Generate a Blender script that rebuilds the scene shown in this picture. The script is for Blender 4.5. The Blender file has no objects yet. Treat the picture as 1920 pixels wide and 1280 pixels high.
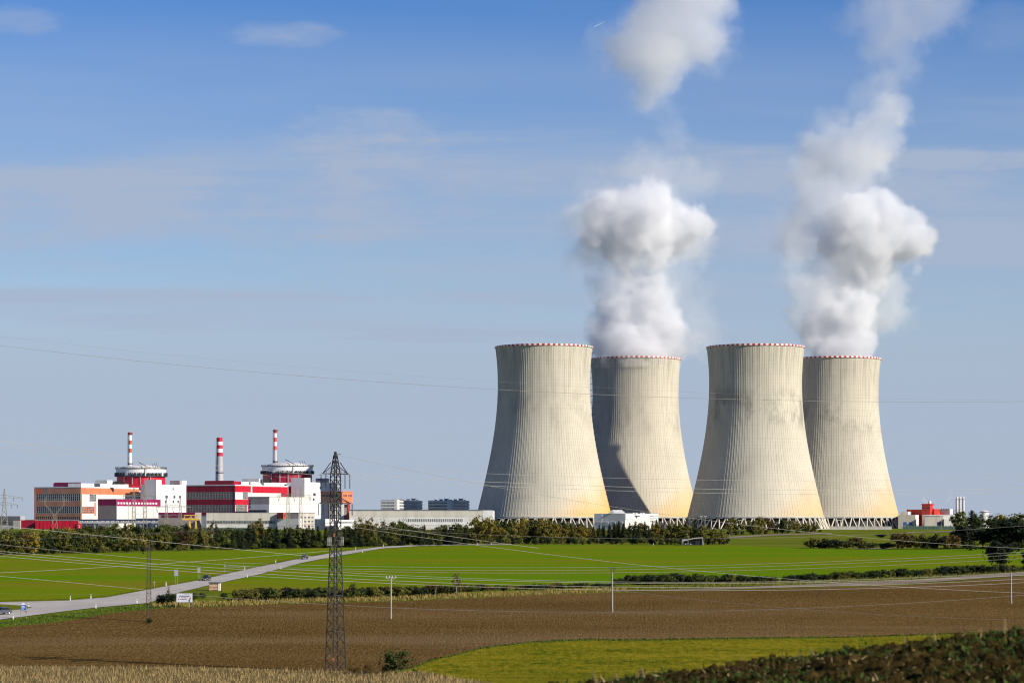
import bpy, math, random
import numpy as np
from mathutils import Vector, Matrix, noise as mnoise
random.seed(7)
R = math.radians
sc = bpy.context.scene
COL = sc.collection
F = 4625.0            # focal length in photo pixels
HC = 9.7              # eye height above the plant's ground
VH = 970.0            # horizon row

# ------------------------------------------------------------------ camera
cam = bpy.data.cameras.new('camera')
cam.sensor_width = 36.0
cam.lens = 36.0 * F / 1920.0
cam.shift_y = (VH - 640.0) / 1920.0
cam.clip_start = 0.5
cam.clip_end = 60000
cam.dof.use_dof = True
cam.dof.focus_distance = 1400
cam.dof.aperture_fstop = 3.0
co = bpy.data.objects.new('camera', cam)
co.location = (0, 0, HC)
co.rotation_euler = (R(90), 0, 0)
COL.objects.link(co)
sc.camera = co

# ------------------------------------------------------------------ terrain
_py = np.array([0, 14, 30, 45, 70, 100, 150, 250, 345, 415, 452, 490, 560, 655, 760, 840, 980, 1180, 1400, 1700, 2000, 2600, 12000], float)
_pz = np.array([7.58, 7.54, 7.50, 6.4, 3.6, 0.0, -3.8, -9.0, -13.4, -16.1, -15.75, -14.75, -12.1, -8.8, -7.5, -6.65, -5.1, -3.6, -1.8, -0.35, 0, 0, 0], float)
_d = np.diff(_pz) / np.diff(_py)
_m = np.zeros(len(_py))
_m[1:-1] = np.where(_d[:-1] * _d[1:] > 0, 2 * _d[:-1] * _d[1:] / (_d[:-1] + _d[1:] + 1e-12), 0)
_m[0], _m[-1] = _d[0], _d[-1]


def prof(y):
    y = min(max(y, 0), 11999)
    i = int(np.searchsorted(_py, y, side='right') - 1)
    h = _py[i + 1] - _py[i]
    t = (y - _py[i]) / h
    return float((2 * t**3 - 3 * t**2 + 1) * _pz[i] + (t**3 - 2 * t**2 + t) * h * _m[i]
                 + (-2 * t**3 + 3 * t**2) * _pz[i + 1] + (t**3 - t**2) * h * _m[i + 1])


def gz(x, y):
    z = prof(y)
    if y < 130:
        w = 1.0 if y < 42 else max(0.0, (130 - y) / 88.0)
        xx = max(-14.0, min(14.0, x - 1.04))
        z += 0.125 * xx * w
    elif 380 < y < 1900:
        k = min(1.0, (y - 380) / 120.0, (1900 - y) / 300.0)
        z += k * (0.16 * math.sin(x / 83.0 + y / 260.0) + 0.10 * math.sin(x / 37.0 - y / 91.0))
    return z


def pt(u, v, Y):
    return Vector(((u - 960.0) * Y / F, Y, HC - (v - VH) * Y / F))


def zv(v, Y):
    return HC - (v - VH) * Y / F


def hit(u, v, y0=300.0, y1=2600.0):
    """where the sight line through a photo pixel meets the ground"""
    a, k = (u - 960.0) / F, (v - VH) / F
    f = lambda y: HC - k * y - gz(a * y, y)
    y = y0
    while y < y1:
        y2 = y * 1.012 + 1
        if f(y2) <= 0:
            lo, hi = y, y2
            for _ in range(26):
                m = (lo + hi) / 2
                if f(m) > 0: lo = m
                else: hi = m
            return Vector((a * lo, lo, gz(a * lo, lo)))
        y = y2
    return Vector((a * y1, y1, gz(a * y1, y1)))


def lin(pts):
    xs = [p[0] for p in pts]; ys = [p[1] for p in pts]
    return lambda u: float(np.interp(u, xs, ys))


# ------------------------------------------------------------------ materials
def new_mat(name):
    m = bpy.data.materials.new(name)
    m.use_nodes = True
    nt = m.node_tree
    return m, nt, nt.nodes['Principled BSDF']


def N(nt, kind, **kw):
    n = nt.nodes.new(kind)
    for k, v in kw.items():
        if k.startswith('in_'):
            key = k[3:]
            n.inputs[int(key) if key.isdigit() else key.replace('_', ' ')].default_value = v
        else:
            setattr(n, k, v)
    return n


def ramp(nt, fac, stops):
    r = nt.nodes.new('ShaderNodeValToRGB')
    el = r.color_ramp.elements
    while len(el) < len(stops): el.new(0.5)
    for e, (p, c) in zip(el, stops):
        e.position = p
        e.color = (*c, 1) if len(c) == 3 else c
    nt.links.new(fac, r.inputs[0])
    return r.outputs[0]


def mixc(nt, fac, a, b, mode='MIX'):
    m = nt.nodes.new('ShaderNodeMix')
    m.data_type = 'RGBA'; m.blend_type = mode
    for sock, val in ((m.inputs[0], fac), (m.inputs[6], a), (m.inputs[7], b)):
        if isinstance(val, bpy.types.NodeSocket): nt.links.new(val, sock)
        elif isinstance(val, (int, float)): sock.default_value = val
        else: sock.default_value = (*val, 1)
    return m.outputs[2]


def mth(nt, op, a, b=None, clamp=False):
    m = nt.nodes.new('ShaderNodeMath'); m.operation = op; m.use_clamp = clamp
    for i, val in enumerate((a, b)):
        if val is None: continue
        if isinstance(val, bpy.types.NodeSocket): nt.links.new(val, m.inputs[i])
        else: m.inputs[i].default_value = val
    return m.outputs[0]


def smooth(nt, v, lo, hi):
    m = nt.nodes.new('ShaderNodeMapRange'); m.interpolation_type = 'SMOOTHSTEP'
    nt.links.new(v, m.inputs[0])
    m.inputs[1].default_value = lo; m.inputs[2].default_value = hi
    return m.outputs[0]


def noise_tex(nt, scale, detail=4, rough=0.55, vec=None, sx=(1, 1, 1)):
    n = N(nt, 'ShaderNodeTexNoise')
    n.inputs['Scale'].default_value = scale
    n.inputs['Detail'].default_value = detail
    n.inputs['Roughness'].default_value = rough
    if vec is not None:
        mp = N(nt, 'ShaderNodeMapping'); mp.inputs['Scale'].default_value = sx
        nt.links.new(vec, mp.inputs[0]); nt.links.new(mp.outputs[0], n.inputs['Vector'])
    return n.outputs[0]


def geo_pos(nt):
    return N(nt, 'ShaderNodeNewGeometry').outputs['Position']


_mats = {}


def paint(name, col, rough=0.6, var=0.12, scale=0.25, metal=0.0, streak=True):
    """weathered flat colour: low frequency patches and vertical run marks"""
    if name in _mats: return _mats[name]
    m, nt, b = new_mat(name)
    p = geo_pos(nt)
    a = noise_tex(nt, scale, 4, 0.6, p, (1, 1, 0.25 if streak else 1))
    dark = tuple(c * (1 - var * 2.2) for c in col); lite = tuple(min(1, c * (1 + var)) for c in col)
    c = ramp(nt, a, [(0.3, dark), (0.55, col), (0.75, lite)])
    nt.links.new(c, b.inputs['Base Color'])
    b.inputs['Roughness'].default_value = rough
    b.inputs['Metallic'].default_value = metal
    _mats[name] = m
    return m


def glassy(name, col, rough=0.15):
    if name in _mats: return _mats[name]
    m, nt, b = new_mat(name)
    p = geo_pos(nt)
    a = noise_tex(nt, 0.35, 2, 0.5, p)
    c = ramp(nt, a, [(0.35, tuple(x * 0.5 for x in col)), (0.7, tuple(min(1, x * 1.5) for x in col))])
    nt.links.new(c, b.inputs['Base Color'])
    b.inputs['Roughness'].default_value = rough
    _mats[name] = m
    return m


def leaf(name, c1, c2, c3=None):
    m, nt, b = new_mat(name)
    tc = N(nt, 'ShaderNodeTexCoord').outputs['Object']
    oi = N(nt, 'ShaderNodeObjectInfo').outputs['Random']
    a = noise_tex(nt, 0.9, 3, 0.6, tc)
    f = mth(nt, 'ADD', mth(nt, 'MULTIPLY', a, 0.9), mth(nt, 'MULTIPLY', mth(nt, 'SUBTRACT', oi, 0.5), 0.35))
    stops = [(0.28, c1), (0.55, c2)] + ([(0.75, c3)] if c3 else [])
    c = ramp(nt, f, stops)
    nt.links.new(c, b.inputs['Base Color'])
    b.inputs['Roughness'].default_value = 0.75
    b.inputs['Specular IOR Level'].default_value = 0.15
    _mats[name] = m
    return m


M = {}
M['white'] = paint('white_cladding', (0.69, 0.68, 0.675), 0.5, 0.05)
M['offwhite'] = paint('offwhite_panel', (0.62, 0.60, 0.57), 0.55, 0.07)
M['beige'] = paint('beige_panel', (0.46, 0.42, 0.36), 0.6, 0.08)
M['taupe'] = paint('taupe_panel', (0.33, 0.27, 0.25), 0.6, 0.1)
M['grey'] = paint('grey_panel', (0.33, 0.34, 0.35), 0.6, 0.1)
M['concrete'] = paint('raw_concrete', (0.40, 0.38, 0.34), 0.85, 0.14)
M['cream2'] = paint('cream_panel', (0.56, 0.52, 0.45), 0.6, 0.08)
M['legpaint'] = paint('cream_leg_concrete', (0.60, 0.54, 0.43), 0.85, 0.1)
M['dark'] = paint('dark_recess', (0.03, 0.032, 0.038), 0.5, 0.2)
M['roof'] = paint('roof_felt', (0.12, 0.125, 0.14), 0.8, 0.1)
M['orange'] = paint('orange_cladding', (0.66, 0.185, 0.085), 0.5, 0.1)
M['tan'] = paint('shaded_orange_cladding', (0.52, 0.25, 0.155), 0.55, 0.1)  # orange as it looks on shaded faces, shade put into the colour
M['crimson'] = paint('crimson_cladding', (0.29, 0.004, 0.026), 0.45, 0.12)
M['red'] = paint('signal_red_cladding', (0.46, 0.006, 0.026), 0.45, 0.1)
M['purple'] = paint('magenta_cladding', (0.27, 0.008, 0.075), 0.45, 0.1)
M['brick'] = paint('rust_red_cladding', (0.50, 0.045, 0.03), 0.55, 0.14)
M['stackred'] = paint('stack_red_paint', (0.50, 0.07, 0.035), 0.5, 0.12)
M['stackwhite'] = paint('stack_white_paint', (0.74, 0.72, 0.70), 0.5, 0.06)
M['stackgrey'] = paint('stack_grey_steel', (0.42, 0.40, 0.42), 0.5, 0.08)
M['glass'] = glassy('dark_glass', (0.05, 0.06, 0.075))
M['glassgrey'] = glassy('grey_glass', (0.13, 0.135, 0.13), 0.3)
M['glassblue'] = glassy('blue_glass', (0.045, 0.075, 0.14))
M['glasssky'] = glassy('sky_blue_glass', (0.12, 0.16, 0.23), 0.25)
M['glasspale'] = glassy('pale_grey_glass', (0.19, 0.19, 0.185), 0.3)
M['blue'] = paint('blue_paint', (0.03, 0.12, 0.42), 0.5, 0.08)
M['navy'] = paint('navy_lagging', (0.03, 0.045, 0.09), 0.5, 0.2)
M['yellow'] = paint('yellow_steel', (0.68, 0.42, 0.06), 0.5, 0.1)
M['silver'] = paint('silver_flue', (0.62, 0.62, 0.66), 0.35, 0.06)
M['steel'] = paint('dark_lattice_steel', (0.028, 0.025, 0.022), 0.6, 0.2, 0.0)
M['steelpale'] = paint('pale_galvanised_steel', (0.25, 0.235, 0.19), 0.55, 0.12, 0.0)
M['rusty'] = paint('rusty_lattice_steel', (0.05, 0.032, 0.02), 0.7, 0.2, 0.0)
M['wire'] = paint('aluminium_wire', (0.36, 0.34, 0.29), 0.5, 0.08, 0.0)
M['insul'] = paint('brown_insulator', (0.05, 0.035, 0.03), 0.3, 0.1)
M['insulwhite'] = paint('white_insulator', (0.7, 0.69, 0.66), 0.3, 0.05)
M['bark'] = paint('bark', (0.085, 0.065, 0.045), 0.9, 0.2, 1.5)
M['barkpale'] = paint('pale_bark', (0.32, 0.29, 0.24), 0.9, 0.2, 1.5)
M['green'] = paint('green_fence_mesh', (0.03, 0.075, 0.055), 0.6, 0.1)
M['polewood'] = paint('concrete_pole', (0.32, 0.29, 0.26), 0.8, 0.1, 1.0)
M['postwhite'] = paint('white_plastic_post', (0.8, 0.8, 0.78), 0.4, 0.04)
M['black'] = paint('black_plastic', (0.012, 0.012, 0.013), 0.4, 0.1)
M['carpaint'] = paint('dark_car_paint', (0.012, 0.014, 0.02), 0.2, 0.05)
M['cargrey'] = paint('graphite_car_paint', (0.06, 0.068, 0.075), 0.22, 0.05)
M['carglass'] = glassy('car_glass', (0.03, 0.035, 0.04), 0.08)
M['lamp'] = paint('headlight_lens', (0.8, 0.8, 0.82), 0.1, 0.03)
M['signgrey'] = paint('sign_back', (0.30, 0.32, 0.34), 0.5, 0.08)
M['signwhite'] = paint('sign_face', (0.72, 0.73, 0.78), 0.5, 0.04)
M['ink'] = paint('sign_ink', (0.06, 0.055, 0.16), 0.6, 0.05)
M['inkred'] = paint('sign_red_ink', (0.40, 0.05, 0.05), 0.6, 0.05)
M['rust'] = paint('rusty_board', (0.38, 0.14, 0.07), 0.7, 0.35, 1.2, streak=False)
M['cream'] = paint('cream_board', (0.66, 0.58, 0.45), 0.7, 0.12, 1.0)

M['lf_dark'] = leaf('leaf_conifer', (0.010, 0.016, 0.008), (0.022, 0.032, 0.012), (0.034, 0.045, 0.016))
M['lf_olive'] = leaf('leaf_olive', (0.045, 0.050, 0.010), (0.125, 0.115, 0.022), (0.21, 0.17, 0.034))
M['lf_green'] = leaf('leaf_green', (0.024, 0.036, 0.009), (0.065, 0.080, 0.016), (0.125, 0.130, 0.022))
M['lf_yellow'] = leaf('leaf_autumn', (0.085, 0.068, 0.012), (0.19, 0.145, 0.018), (0.29, 0.20, 0.02))
M['lf_brown'] = leaf('leaf_russet', (0.045, 0.030, 0.012), (0.105, 0.064, 0.018), (0.16, 0.10, 0.022))
M['lf_red'] = leaf('leaf_red', (0.05, 0.012, 0.01), (0.13, 0.022, 0.012), (0.16, 0.05, 0.02))
M['straw'] = leaf('dry_straw', (0.20, 0.14, 0.055), (0.37, 0.27, 0.12), (0.52, 0.40, 0.21))
M['straw2'] = leaf('yellow_bank_grass', (0.10, 0.095, 0.02), (0.24, 0.17, 0.05), (0.34, 0.25, 0.09))
M['weed'] = leaf('weed_green', (0.022, 0.040, 0.006), (0.055, 0.095, 0.009), (0.125, 0.16, 0.014))


def ground_mat(name, stops, s1, s2, stretch=(1, 1, 1), bump=0.0, bscale=1.0, extra=None, rough=0.95, fine=(1, 1, 1), mixw=0.4):
    m, nt, b = new_mat(name)
    p = geo_pos(nt)
    a = noise_tex(nt, s1, 5, 0.62, p, stretch)
    c = noise_tex(nt, s2, 4, 0.7, p, fine)
    f = mth(nt, 'ADD', mth(nt, 'MULTIPLY', a, 1 - mixw), mth(nt, 'MULTIPLY', c, mixw))
    col = ramp(nt, f, stops)
    if extra: col = extra(nt, p, col)
    nt.links.new(col, b.inputs['Base Color'])
    b.inputs['Roughness'].default_value = rough
    b.inputs['Specular IOR Level'].default_value = 0.0
    if bump:
        h = noise_tex(nt, bscale, 5, 0.7, p, fine)
        bp = N(nt, 'ShaderNodeBump'); bp.inputs['Strength'].default_value = 1.0
        bp.inputs['Distance'].default_value = bump
        nt.links.new(h, bp.inputs['Height']); nt.links.new(bp.outputs[0], b.inputs['Normal'])
    _mats[name] = m
    return m


def soil_extra(nt, p, col):
    # pale chaff flecks lying in drifts across the furrows, and drier paler drifts
    n = noise_tex(nt, 1.7, 2, 0.8, p, (1, 0.25, 1))
    drift = noise_tex(nt, 0.02, 3, 0.6, p, (0.5, 2.2, 1))
    k = mth(nt, 'MULTIPLY', smooth(nt, n, 0.60, 0.70), smooth(nt, drift, 0.42, 0.62))
    col = mixc(nt, mth(nt, 'MULTIPLY', k, 0.85), col, (0.30, 0.20, 0.10))
    dry = noise_tex(nt, 0.012, 4, 0.6, p, (0.35, 1.6, 1))
    return mixc(nt, mth(nt, 'MULTIPLY', smooth(nt, dry, 0.48, 0.66), 0.55), col, (0.185, 0.125, 0.062))


def field_extra(nt, p, col):
    # tramlines left by the seed drill, every 24 m
    sep = N(nt, 'ShaderNodeSeparateXYZ'); nt.links.new(p, sep.inputs[0])
    ln = mth(nt, 'ADD', mth(nt, 'MULTIPLY', sep.outputs[0], 0.16), mth(nt, 'MULTIPLY', sep.outputs[1], 0.987))
    w = mth(nt, 'ABSOLUTE', mth(nt, 'SUBTRACT', mth(nt, 'FRACT', mth(nt, 'DIVIDE', ln, 36.0)), 0.5))
    k = mth(nt, 'MULTIPLY', smooth(nt, w, 0.035, 0.010), 0.6)
    return mixc(nt, k, col, (0.21, 0.195, 0.045))


G = {}
G['base'] = ground_mat('rough_grass', [(0.32, (0.060, 0.082, 0.010)), (0.48, (0.115, 0.145, 0.014)), (0.66, (0.19, 0.165, 0.03))], 0.02, 0.5, (0.5, 1, 1), 0.25, 1.2)
G['crop'] = ground_mat('young_crop', [(0.34, (0.175, 0.155, 0.014)), (0.44, (0.145, 0.178, 0.007)), (0.56, (0.100, 0.190, 0.005))], 0.010, 0.6, (0.35, 1.3, 1), 0.25, 1.6, field_extra, 0.95, (1, 0.3, 1), 0.25)
G['soil'] = ground_mat('ploughed_soil', [(0.30, (0.040, 0.022, 0.006)), (0.48, (0.120, 0.071, 0.022)), (0.66, (0.215, 0.135, 0.050))], 0.02, 2.2, (0.5, 1.4, 1), 0.6, 1.6, soil_extra, 0.95, (1, 0.22, 1), 0.7)
G['meadow'] = ground_mat('yellow_meadow', [(0.36, (0.050, 0.075, 0.008)), (0.46, (0.135, 0.130, 0.008)), (0.58, (0.23, 0.185, 0.014))], 0.06, 0.8, (0.6, 1.2, 1), 0.4, 1.0, None, 0.95, (1, 0.3, 1), 0.5)
G['stubble'] = ground_mat('dry_grass_ground', [(0.3, (0.09, 0.065, 0.022)), (0.5, (0.16, 0.115, 0.045)), (0.7, (0.25, 0.19, 0.09))], 0.05, 0.9, (1, 1, 1), 0.3, 1.2)
G['track'] = ground_mat('farm_track', [(0.3, (0.15, 0.115, 0.08)), (0.5, (0.24, 0.19, 0.14)), (0.7, (0.33, 0.27, 0.21))], 0.05, 0.7, (0.4, 2.0, 1), 0.1, 1.2)


def asphalt_extra(nt, p, col):
    n = noise_tex(nt, 0.05, 3, 0.6, p)
    return mixc(nt, mth(nt, 'MULTIPLY', smooth(nt, n, 0.5, 0.65), 0.3), col, (0.26, 0.24, 0.215))


G['road'] = ground_mat('worn_asphalt', [(0.3, (0.33, 0.30, 0.265)), (0.5, (0.41, 0.375, 0.335)), (0.7, (0.47, 0.43, 0.385))], 0.06, 1.5, (1, 1, 1), 0.0, 1.0, asphalt_extra, 0.85)
G['bank'] = ground_mat('stubble_soil', [(0.3, (0.013, 0.009, 0.003)), (0.5, (0.038, 0.027, 0.008)), (0.7, (0.085, 0.056, 0.020))], 1.5, 9.0, (1, 1, 1), 0.05, 8.0)


# ------------------------------------------------------------------ mesh helpers
class MB:
    def __init__(s):
        s.v = []; s.f = []; s.mi = []

    def add(s, vs, fs, mi=0):
        o = len(s.v)
        s.v.extend(tuple(p) for p in vs)
        for f in fs:
            s.f.append(tuple(i + o for i in f)); s.mi.append(mi)

    def hexa(s, p, mi=0):
        s.add(p, [(0, 3, 2, 1), (4, 5, 6, 7), (0, 1, 5, 4), (1, 2, 6, 5), (2, 3, 7, 6), (3, 0, 4, 7)], mi)

    def box(s, x0, x1, y0, y1, z0, z1, mi=0):
        s.hexa([(x0, y0, z0), (x1, y0, z0), (x1, y1, z0), (x0, y1, z0), (x0, y0, z1), (x1, y0, z1), (x1, y1, z1), (x0, y1, z1)], mi)

    def foot(s, pts, z0, z1, mi=0):
        """prism over a counter-clockwise footprint"""
        n = len(pts)
        v = [(p[0], p[1], z0) for p in pts] + [(p[0], p[1], z1) for p in pts]
        f = [tuple(range(n - 1, -1, -1)), tuple(range(n, 2 * n))]
        f += [(i, (i + 1) % n, n + (i + 1) % n, n + i) for i in range(n)]
        s.add(v, f, mi)

    def tube(s, a, b, r0, r1=None, n=4, mi=0, caps=True):
        a = Vector(a); b = Vector(b); r1 = r0 if r1 is None else r1
        d = (b - a)
        if d.length < 1e-6: return
        d.normalize()
        t = Vector((0, 0, 1)) if abs(d.z) < 0.9 else Vector((1, 0, 0))
        e1 = d.cross(t).normalized(); e2 = d.cross(e1)
        vs = []
        for c, r in ((a, r0), (b, r1)):
            for i in range(n):
                q = 2 * math.pi * (i + 0.5) / n
                vs.append(c + e1 * (math.cos(q) * r) + e2 * (math.sin(q) * r))
        fs = [(i, n + i, n + (i + 1) % n, (i + 1) % n) for i in range(n)]
        if caps: fs += [tuple(range(n)), tuple(range(2 * n - 1, n - 1, -1))]
        s.add(vs, fs, mi)

    def path(s, pts, r, n=5, mi=0):
        pts = [Vector(p) for p in pts]
        vs = []; fs = []
        for k, p in enumerate(pts):
            d = (pts[min(k + 1, len(pts) - 1)] - pts[max(k - 1, 0)]).normalized()
            e1 = d.cross(Vector((0, 0, 1))).normalized(); e2 = d.cross(e1)
            rr = r[k] if isinstance(r, (list, tuple)) else r
            for i in range(n):
                q = 2 * math.pi * i / n
                vs.append(p + e1 * (math.cos(q) * rr) + e2 * (math.sin(q) * rr))
        for k in range(len(pts) - 1):
            for i in range(n):
                fs.append((k * n + i, (k + 1) * n + i, (k + 1) * n + (i + 1) % n, k * n + (i + 1) % n))
        fs += [tuple(range(n)), tuple(range(len(vs) - 1, len(vs) - n - 1, -1))]
        s.add(vs, fs, mi)

    def lathe(s, c, prof_, n=32, mi=0):
        """surface of revolution about the vertical through c; prof_ is a list of (r, z)"""
        vs = []; fs = []
        for r, z in prof_:
            for i in range(n):
                q = 2 * math.pi * i / n
                vs.append((c[0] + r * math.cos(q), c[1] + r * math.sin(q), c[2] + z))
        for k in range(len(prof_) - 1):
            for i in range(n):
                fs.append((k * n + i, k * n + (i + 1) % n, (k + 1) * n + (i + 1) % n, (k + 1) * n + i))
        fs.append(tuple(range(n - 1, -1, -1)))
        fs.append(tuple(range(len(vs) - n, len(vs))))
        s.add(vs, fs, mi)

    def build(s, name, mats, parent=None, smooth_=False):
        me = bpy.data.meshes.new(name)
        off = Vector(parent_world(parent)) if parent is not None else Vector((0, 0, 0))
        if off.length: vs = [(p[0] - off.x, p[1] - off.y, p[2] - off.z) for p in s.v]
        else: vs = s.v
        me.from_pydata(vs, [], s.f)
        if not isinstance(mats, (list, tuple)): mats = [mats]
        for m in mats: me.materials.append(m)
        if len(mats) > 1: me.polygons.foreach_set('material_index', s.mi)
        if smooth_: me.polygons.foreach_set('use_smooth', [True] * len(s.f))
        me.update()
        o = bpy.data.objects.new(name, me)
        COL.objects.link(o)
        if parent is not None: o.parent = parent
        return o


def parent_world(o):
    p = Vector((0, 0, 0))
    while o is not None:
        p = p + o.location; o = o.parent
    return p


def tag(o, label=None, cat=None, group=None, kind=None):
    if label: o['label'] = label
    if cat: o['category'] = cat
    if group: o['group'] = group
    if kind: o['kind'] = kind
    return o


def thing(name, loc, label, cat, group=None):
    o = bpy.data.objects.new(name, None)
    o.empty_display_size = 1
    o.location = loc
    COL.objects.link(o)
    return tag(o, label, cat, group)


def dup(root, loc, rotz=0.0, scale=1.0):
    r = root.copy(); COL.objects.link(r)
    r.location = loc; r.rotation_euler = (0, 0, rotz)
    r.scale = scale if isinstance(scale, (tuple, list)) else (scale,) * 3
    for ch in list(root.children):
        c = ch.copy(); COL.objects.link(c); c.parent = r
        for g in list(ch.children):
            d = g.copy(); COL.objects.link(d); d.parent = c
    return r


ORD = ['first', 'second', 'third', 'fourth', 'fifth', 'sixth', 'seventh', 'eighth', 'ninth', 'tenth', 'eleventh', 'twelfth', 'thirteenth',
       'fourteenth', 'fifteenth', 'sixteenth', 'seventeenth', 'eighteenth', 'nineteenth', 'twentieth', 'twenty-first', 'twenty-second',
       'twenty-third', 'twenty-fourth', 'twenty-fifth', 'twenty-sixth', 'twenty-seventh', 'twenty-eighth', 'twenty-ninth', 'thirtieth']
NUM = ['no', 'one', 'two', 'three', 'four', 'five', 'six', 'seven', 'eight', 'nine', 'ten', 'eleven', 'twelve', 'thirteen', 'fourteen', 'fifteen',
       'sixteen', 'seventeen', 'eighteen', 'nineteen', 'twenty', 'twenty-one', 'twenty-two', 'twenty-three', 'twenty-four', 'twenty-five', 'twenty-six']

# ------------------------------------------------------------------ setting: ground and sheets
def struct(o):
    o['kind'] = 'structure'
    return o


def grid_sheet(name, mat, rows, off=0.0):
    """rows: list of rows of (x, y); laid on the terrain"""
    mb = MB()
    n = len(rows[0])
    vs = [(x, y, gz(x, y) + off) for r in rows for x, y in r]
    fs = []
    for k in range(len(rows) - 1):
        for i in range(n - 1):
            fs.append((k * n + i, k * n + i + 1, (k + 1) * n + i + 1, (k + 1) * n + i))
    mb.add(vs, fs)
    return mb.build(name, mat, None, True)


def span(name, mat, near, far, u0, u1, off, du=12, ns=None, y0=300.0):
    """strip of ground between two border lines read off the photograph, projected on the terrain"""
    near, far = lin(near), lin(far)
    us = np.linspace(u0, u1, max(2, int(abs(u1 - u0) / du) + 1))
    cols = []
    for u in us:
        a, b = hit(u, near(u), y0), hit(u, far(u), y0)
        cols.append((a, b))
    ns = ns or max(2, int(max((b - a).length for a, b in cols) / 8) + 1)
    rows = []
    for k in range(ns + 1):
        t = k / ns
        rows.append([(a.x + (b.x - a.x) * t, a.y + (b.y - a.y) * t) for a, b in cols])
    return struct(grid_sheet(name, mat, rows, off))


ys = list(np.arange(-40, 12, 4)) + list(np.arange(12, 60, 2)) + list(np.arange(60, 380, 8)) + list(np.arange(380, 720, 4)) + list(np.arange(720, 1400, 8)) + list(np.arange(1400, 2700, 40)) + [2800, 3200, 4000, 5500, 8000, 11500]
xs_ = [-6000, -3500, -2000, -1200, -800] + list(np.arange(-600, -30, 15)) + list(np.arange(-30, 30, 2.5)) + list(np.arange(30, 601, 15)) + [800, 1200, 2000, 3500, 6000]
struct(grid_sheet('ground', G['base'], [[(x, y) for x in xs_] for y in ys], -0.02))

SOIL_FAR = [(-60, 1180), (0, 1176), (100, 1167), (150, 1159), (200, 1150), (270, 1143), (330, 1138), (400, 1138), (440, 1135), (600, 1130), (750, 1127), (900, 1120), (1000, 1115), (1100, 1112), (1250, 1108), (1340, 1107), (1500, 1102), (1700, 1096), (1920, 1080), (1990, 1075)]
SOIL_NEAR = [(-60, 1251), (0, 1250), (300, 1251), (600, 1258), (700, 1262), (770, 1252), (810, 1238), (850, 1229), (900, 1215), (1000, 1203), (1100, 1198.5), (1200, 1199), (1400, 1196), (1600, 1194), (1920, 1183), (1990, 1180)]
span('ploughed_field', G['soil'], SOIL_NEAR, SOIL_FAR, -60, 1990, 0.05, 8)
MEADOW_FAR = [(775, 1253), (812, 1237), (850, 1230), (900, 1216), (1000, 1204), (1100, 1199.5), (1200, 1200), (1400, 1197), (1600, 1195), (1920, 1184), (1990, 1181)]
span('meadow', G['meadow'], [(775, 1256), (830, 1268), (900, 1284), (1990, 1284)], MEADOW_FAR, 776, 1990, 0.09, 8)
span('dry_grass_strip', G['stubble'], [(-60, 1290), (1300, 1290)], [(-60, 1250), (0, 1249), (300, 1250), (600, 1257), (700, 1261), (790, 1259), (860, 1274), (960, 1284), (1300, 1286)], -60, 1100, 0.13, 8)
ROAD_UP = [(-60, 1129.5), (0, 1129), (125, 1126), (200, 1120), (275, 1106), (375, 1087.5), (440, 1072.5), (475, 1065), (565, 1046.5), (620, 1037), (715, 1024.6), (790, 1021), (890, 1020), (960, 1020)]
ROAD_LO = [(-60, 1171), (0, 1161.5), (100, 1148.5), (175, 1139.5), (275, 1130.5), (288, 1127), (310, 1117), (350, 1107), (392, 1097), (440, 1086.5), (480, 1078), (565, 1055), (620, 1044.3), (715, 1028), (790, 1023), (865, 1021.6), (960, 1021.2)]
CROP_FAR = [(400, 1094), (440, 1087.5), (480, 1079), (565, 1056), (620, 1045.4), (715, 1029), (790, 1024), (865, 1022), (1000, 1021.3), (1200, 1022), (1400, 1023), (1500, 1027), (1600, 1030), (1750, 1030), (1920, 1029), (1990, 1029)]
span('crop_field', G['crop'], [(400, 1110), (440, 1112), (520, 1110), (700, 1106), (900, 1100), (1150, 1094), (1300, 1092), (1500, 1086), (1700, 1078), (1920, 1068), (1990, 1065)], CROP_FAR, 416, 1990, 0.07, 10)
span('crop_field', G['crop'], [(u, v - 3) for u, v in ROAD_UP if u < 780], [(-60, 1044), (0, 1042), (150, 1038), (300, 1034), (480, 1030), (620, 1028), (720, 1023)], -60, 690, 0.07, 10)
span('road', G['road'], ROAD_LO, ROAD_UP, -60, 960, 0.11, 6, 5)
span('road_island', G['base'], [(-60, 1148), (0, 1146), (30, 1143.5), (60, 1139.4)], [(-60, 1132.5), (0, 1133), (40, 1135.5), (60, 1138.8)], -60, 59, 0.16, 6, 3)
paintw = paint('road_paint', (0.62, 0.60, 0.56), 0.8, 0.12, 0.6)
edge_lo = lambda k: [(u, v * (1 - k) + lin(ROAD_UP)(u) * k) for u, v in ROAD_LO]
span('road_marking', paintw, edge_lo(0.50), edge_lo(0.525), 300, 930, 0.15, 6, 1)
span('road_marking', paintw, edge_lo(0.93), edge_lo(0.955), 290, 930, 0.15, 6, 1)
span('road_marking', paintw, edge_lo(0.045), edge_lo(0.07), 380, 930, 0.15, 6, 1)
TRACK = [(1130, 1109), (1340, 1105.5), (1500, 1100.5), (1700, 1094), (1920, 1078.5), (1990, 1073)]
span('farm_track', G['track'], TRACK, [(1130, 1108.4), (1340, 1102.5), (1500, 1096), (1700, 1087.5), (1920, 1072), (1990, 1067)], 1130, 1990, 0.10, 10, 3)
span('farm_track', G['track'], [(1360, 1009), (1450, 1003.5), (1540, 1001), (1640, 1000.6)], [(1360, 1006), (1450, 1001), (1540, 999), (1640, 999)], 1366, 1560, 0.12, 6, 3)
span('farm_track', G['track'], [(1700, 998.5), (1760, 997.5), (1830, 996)], [(1700, 997), (1760, 996), (1830, 994.8)], 1700, 1830, 0.12, 6, 3)
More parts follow.
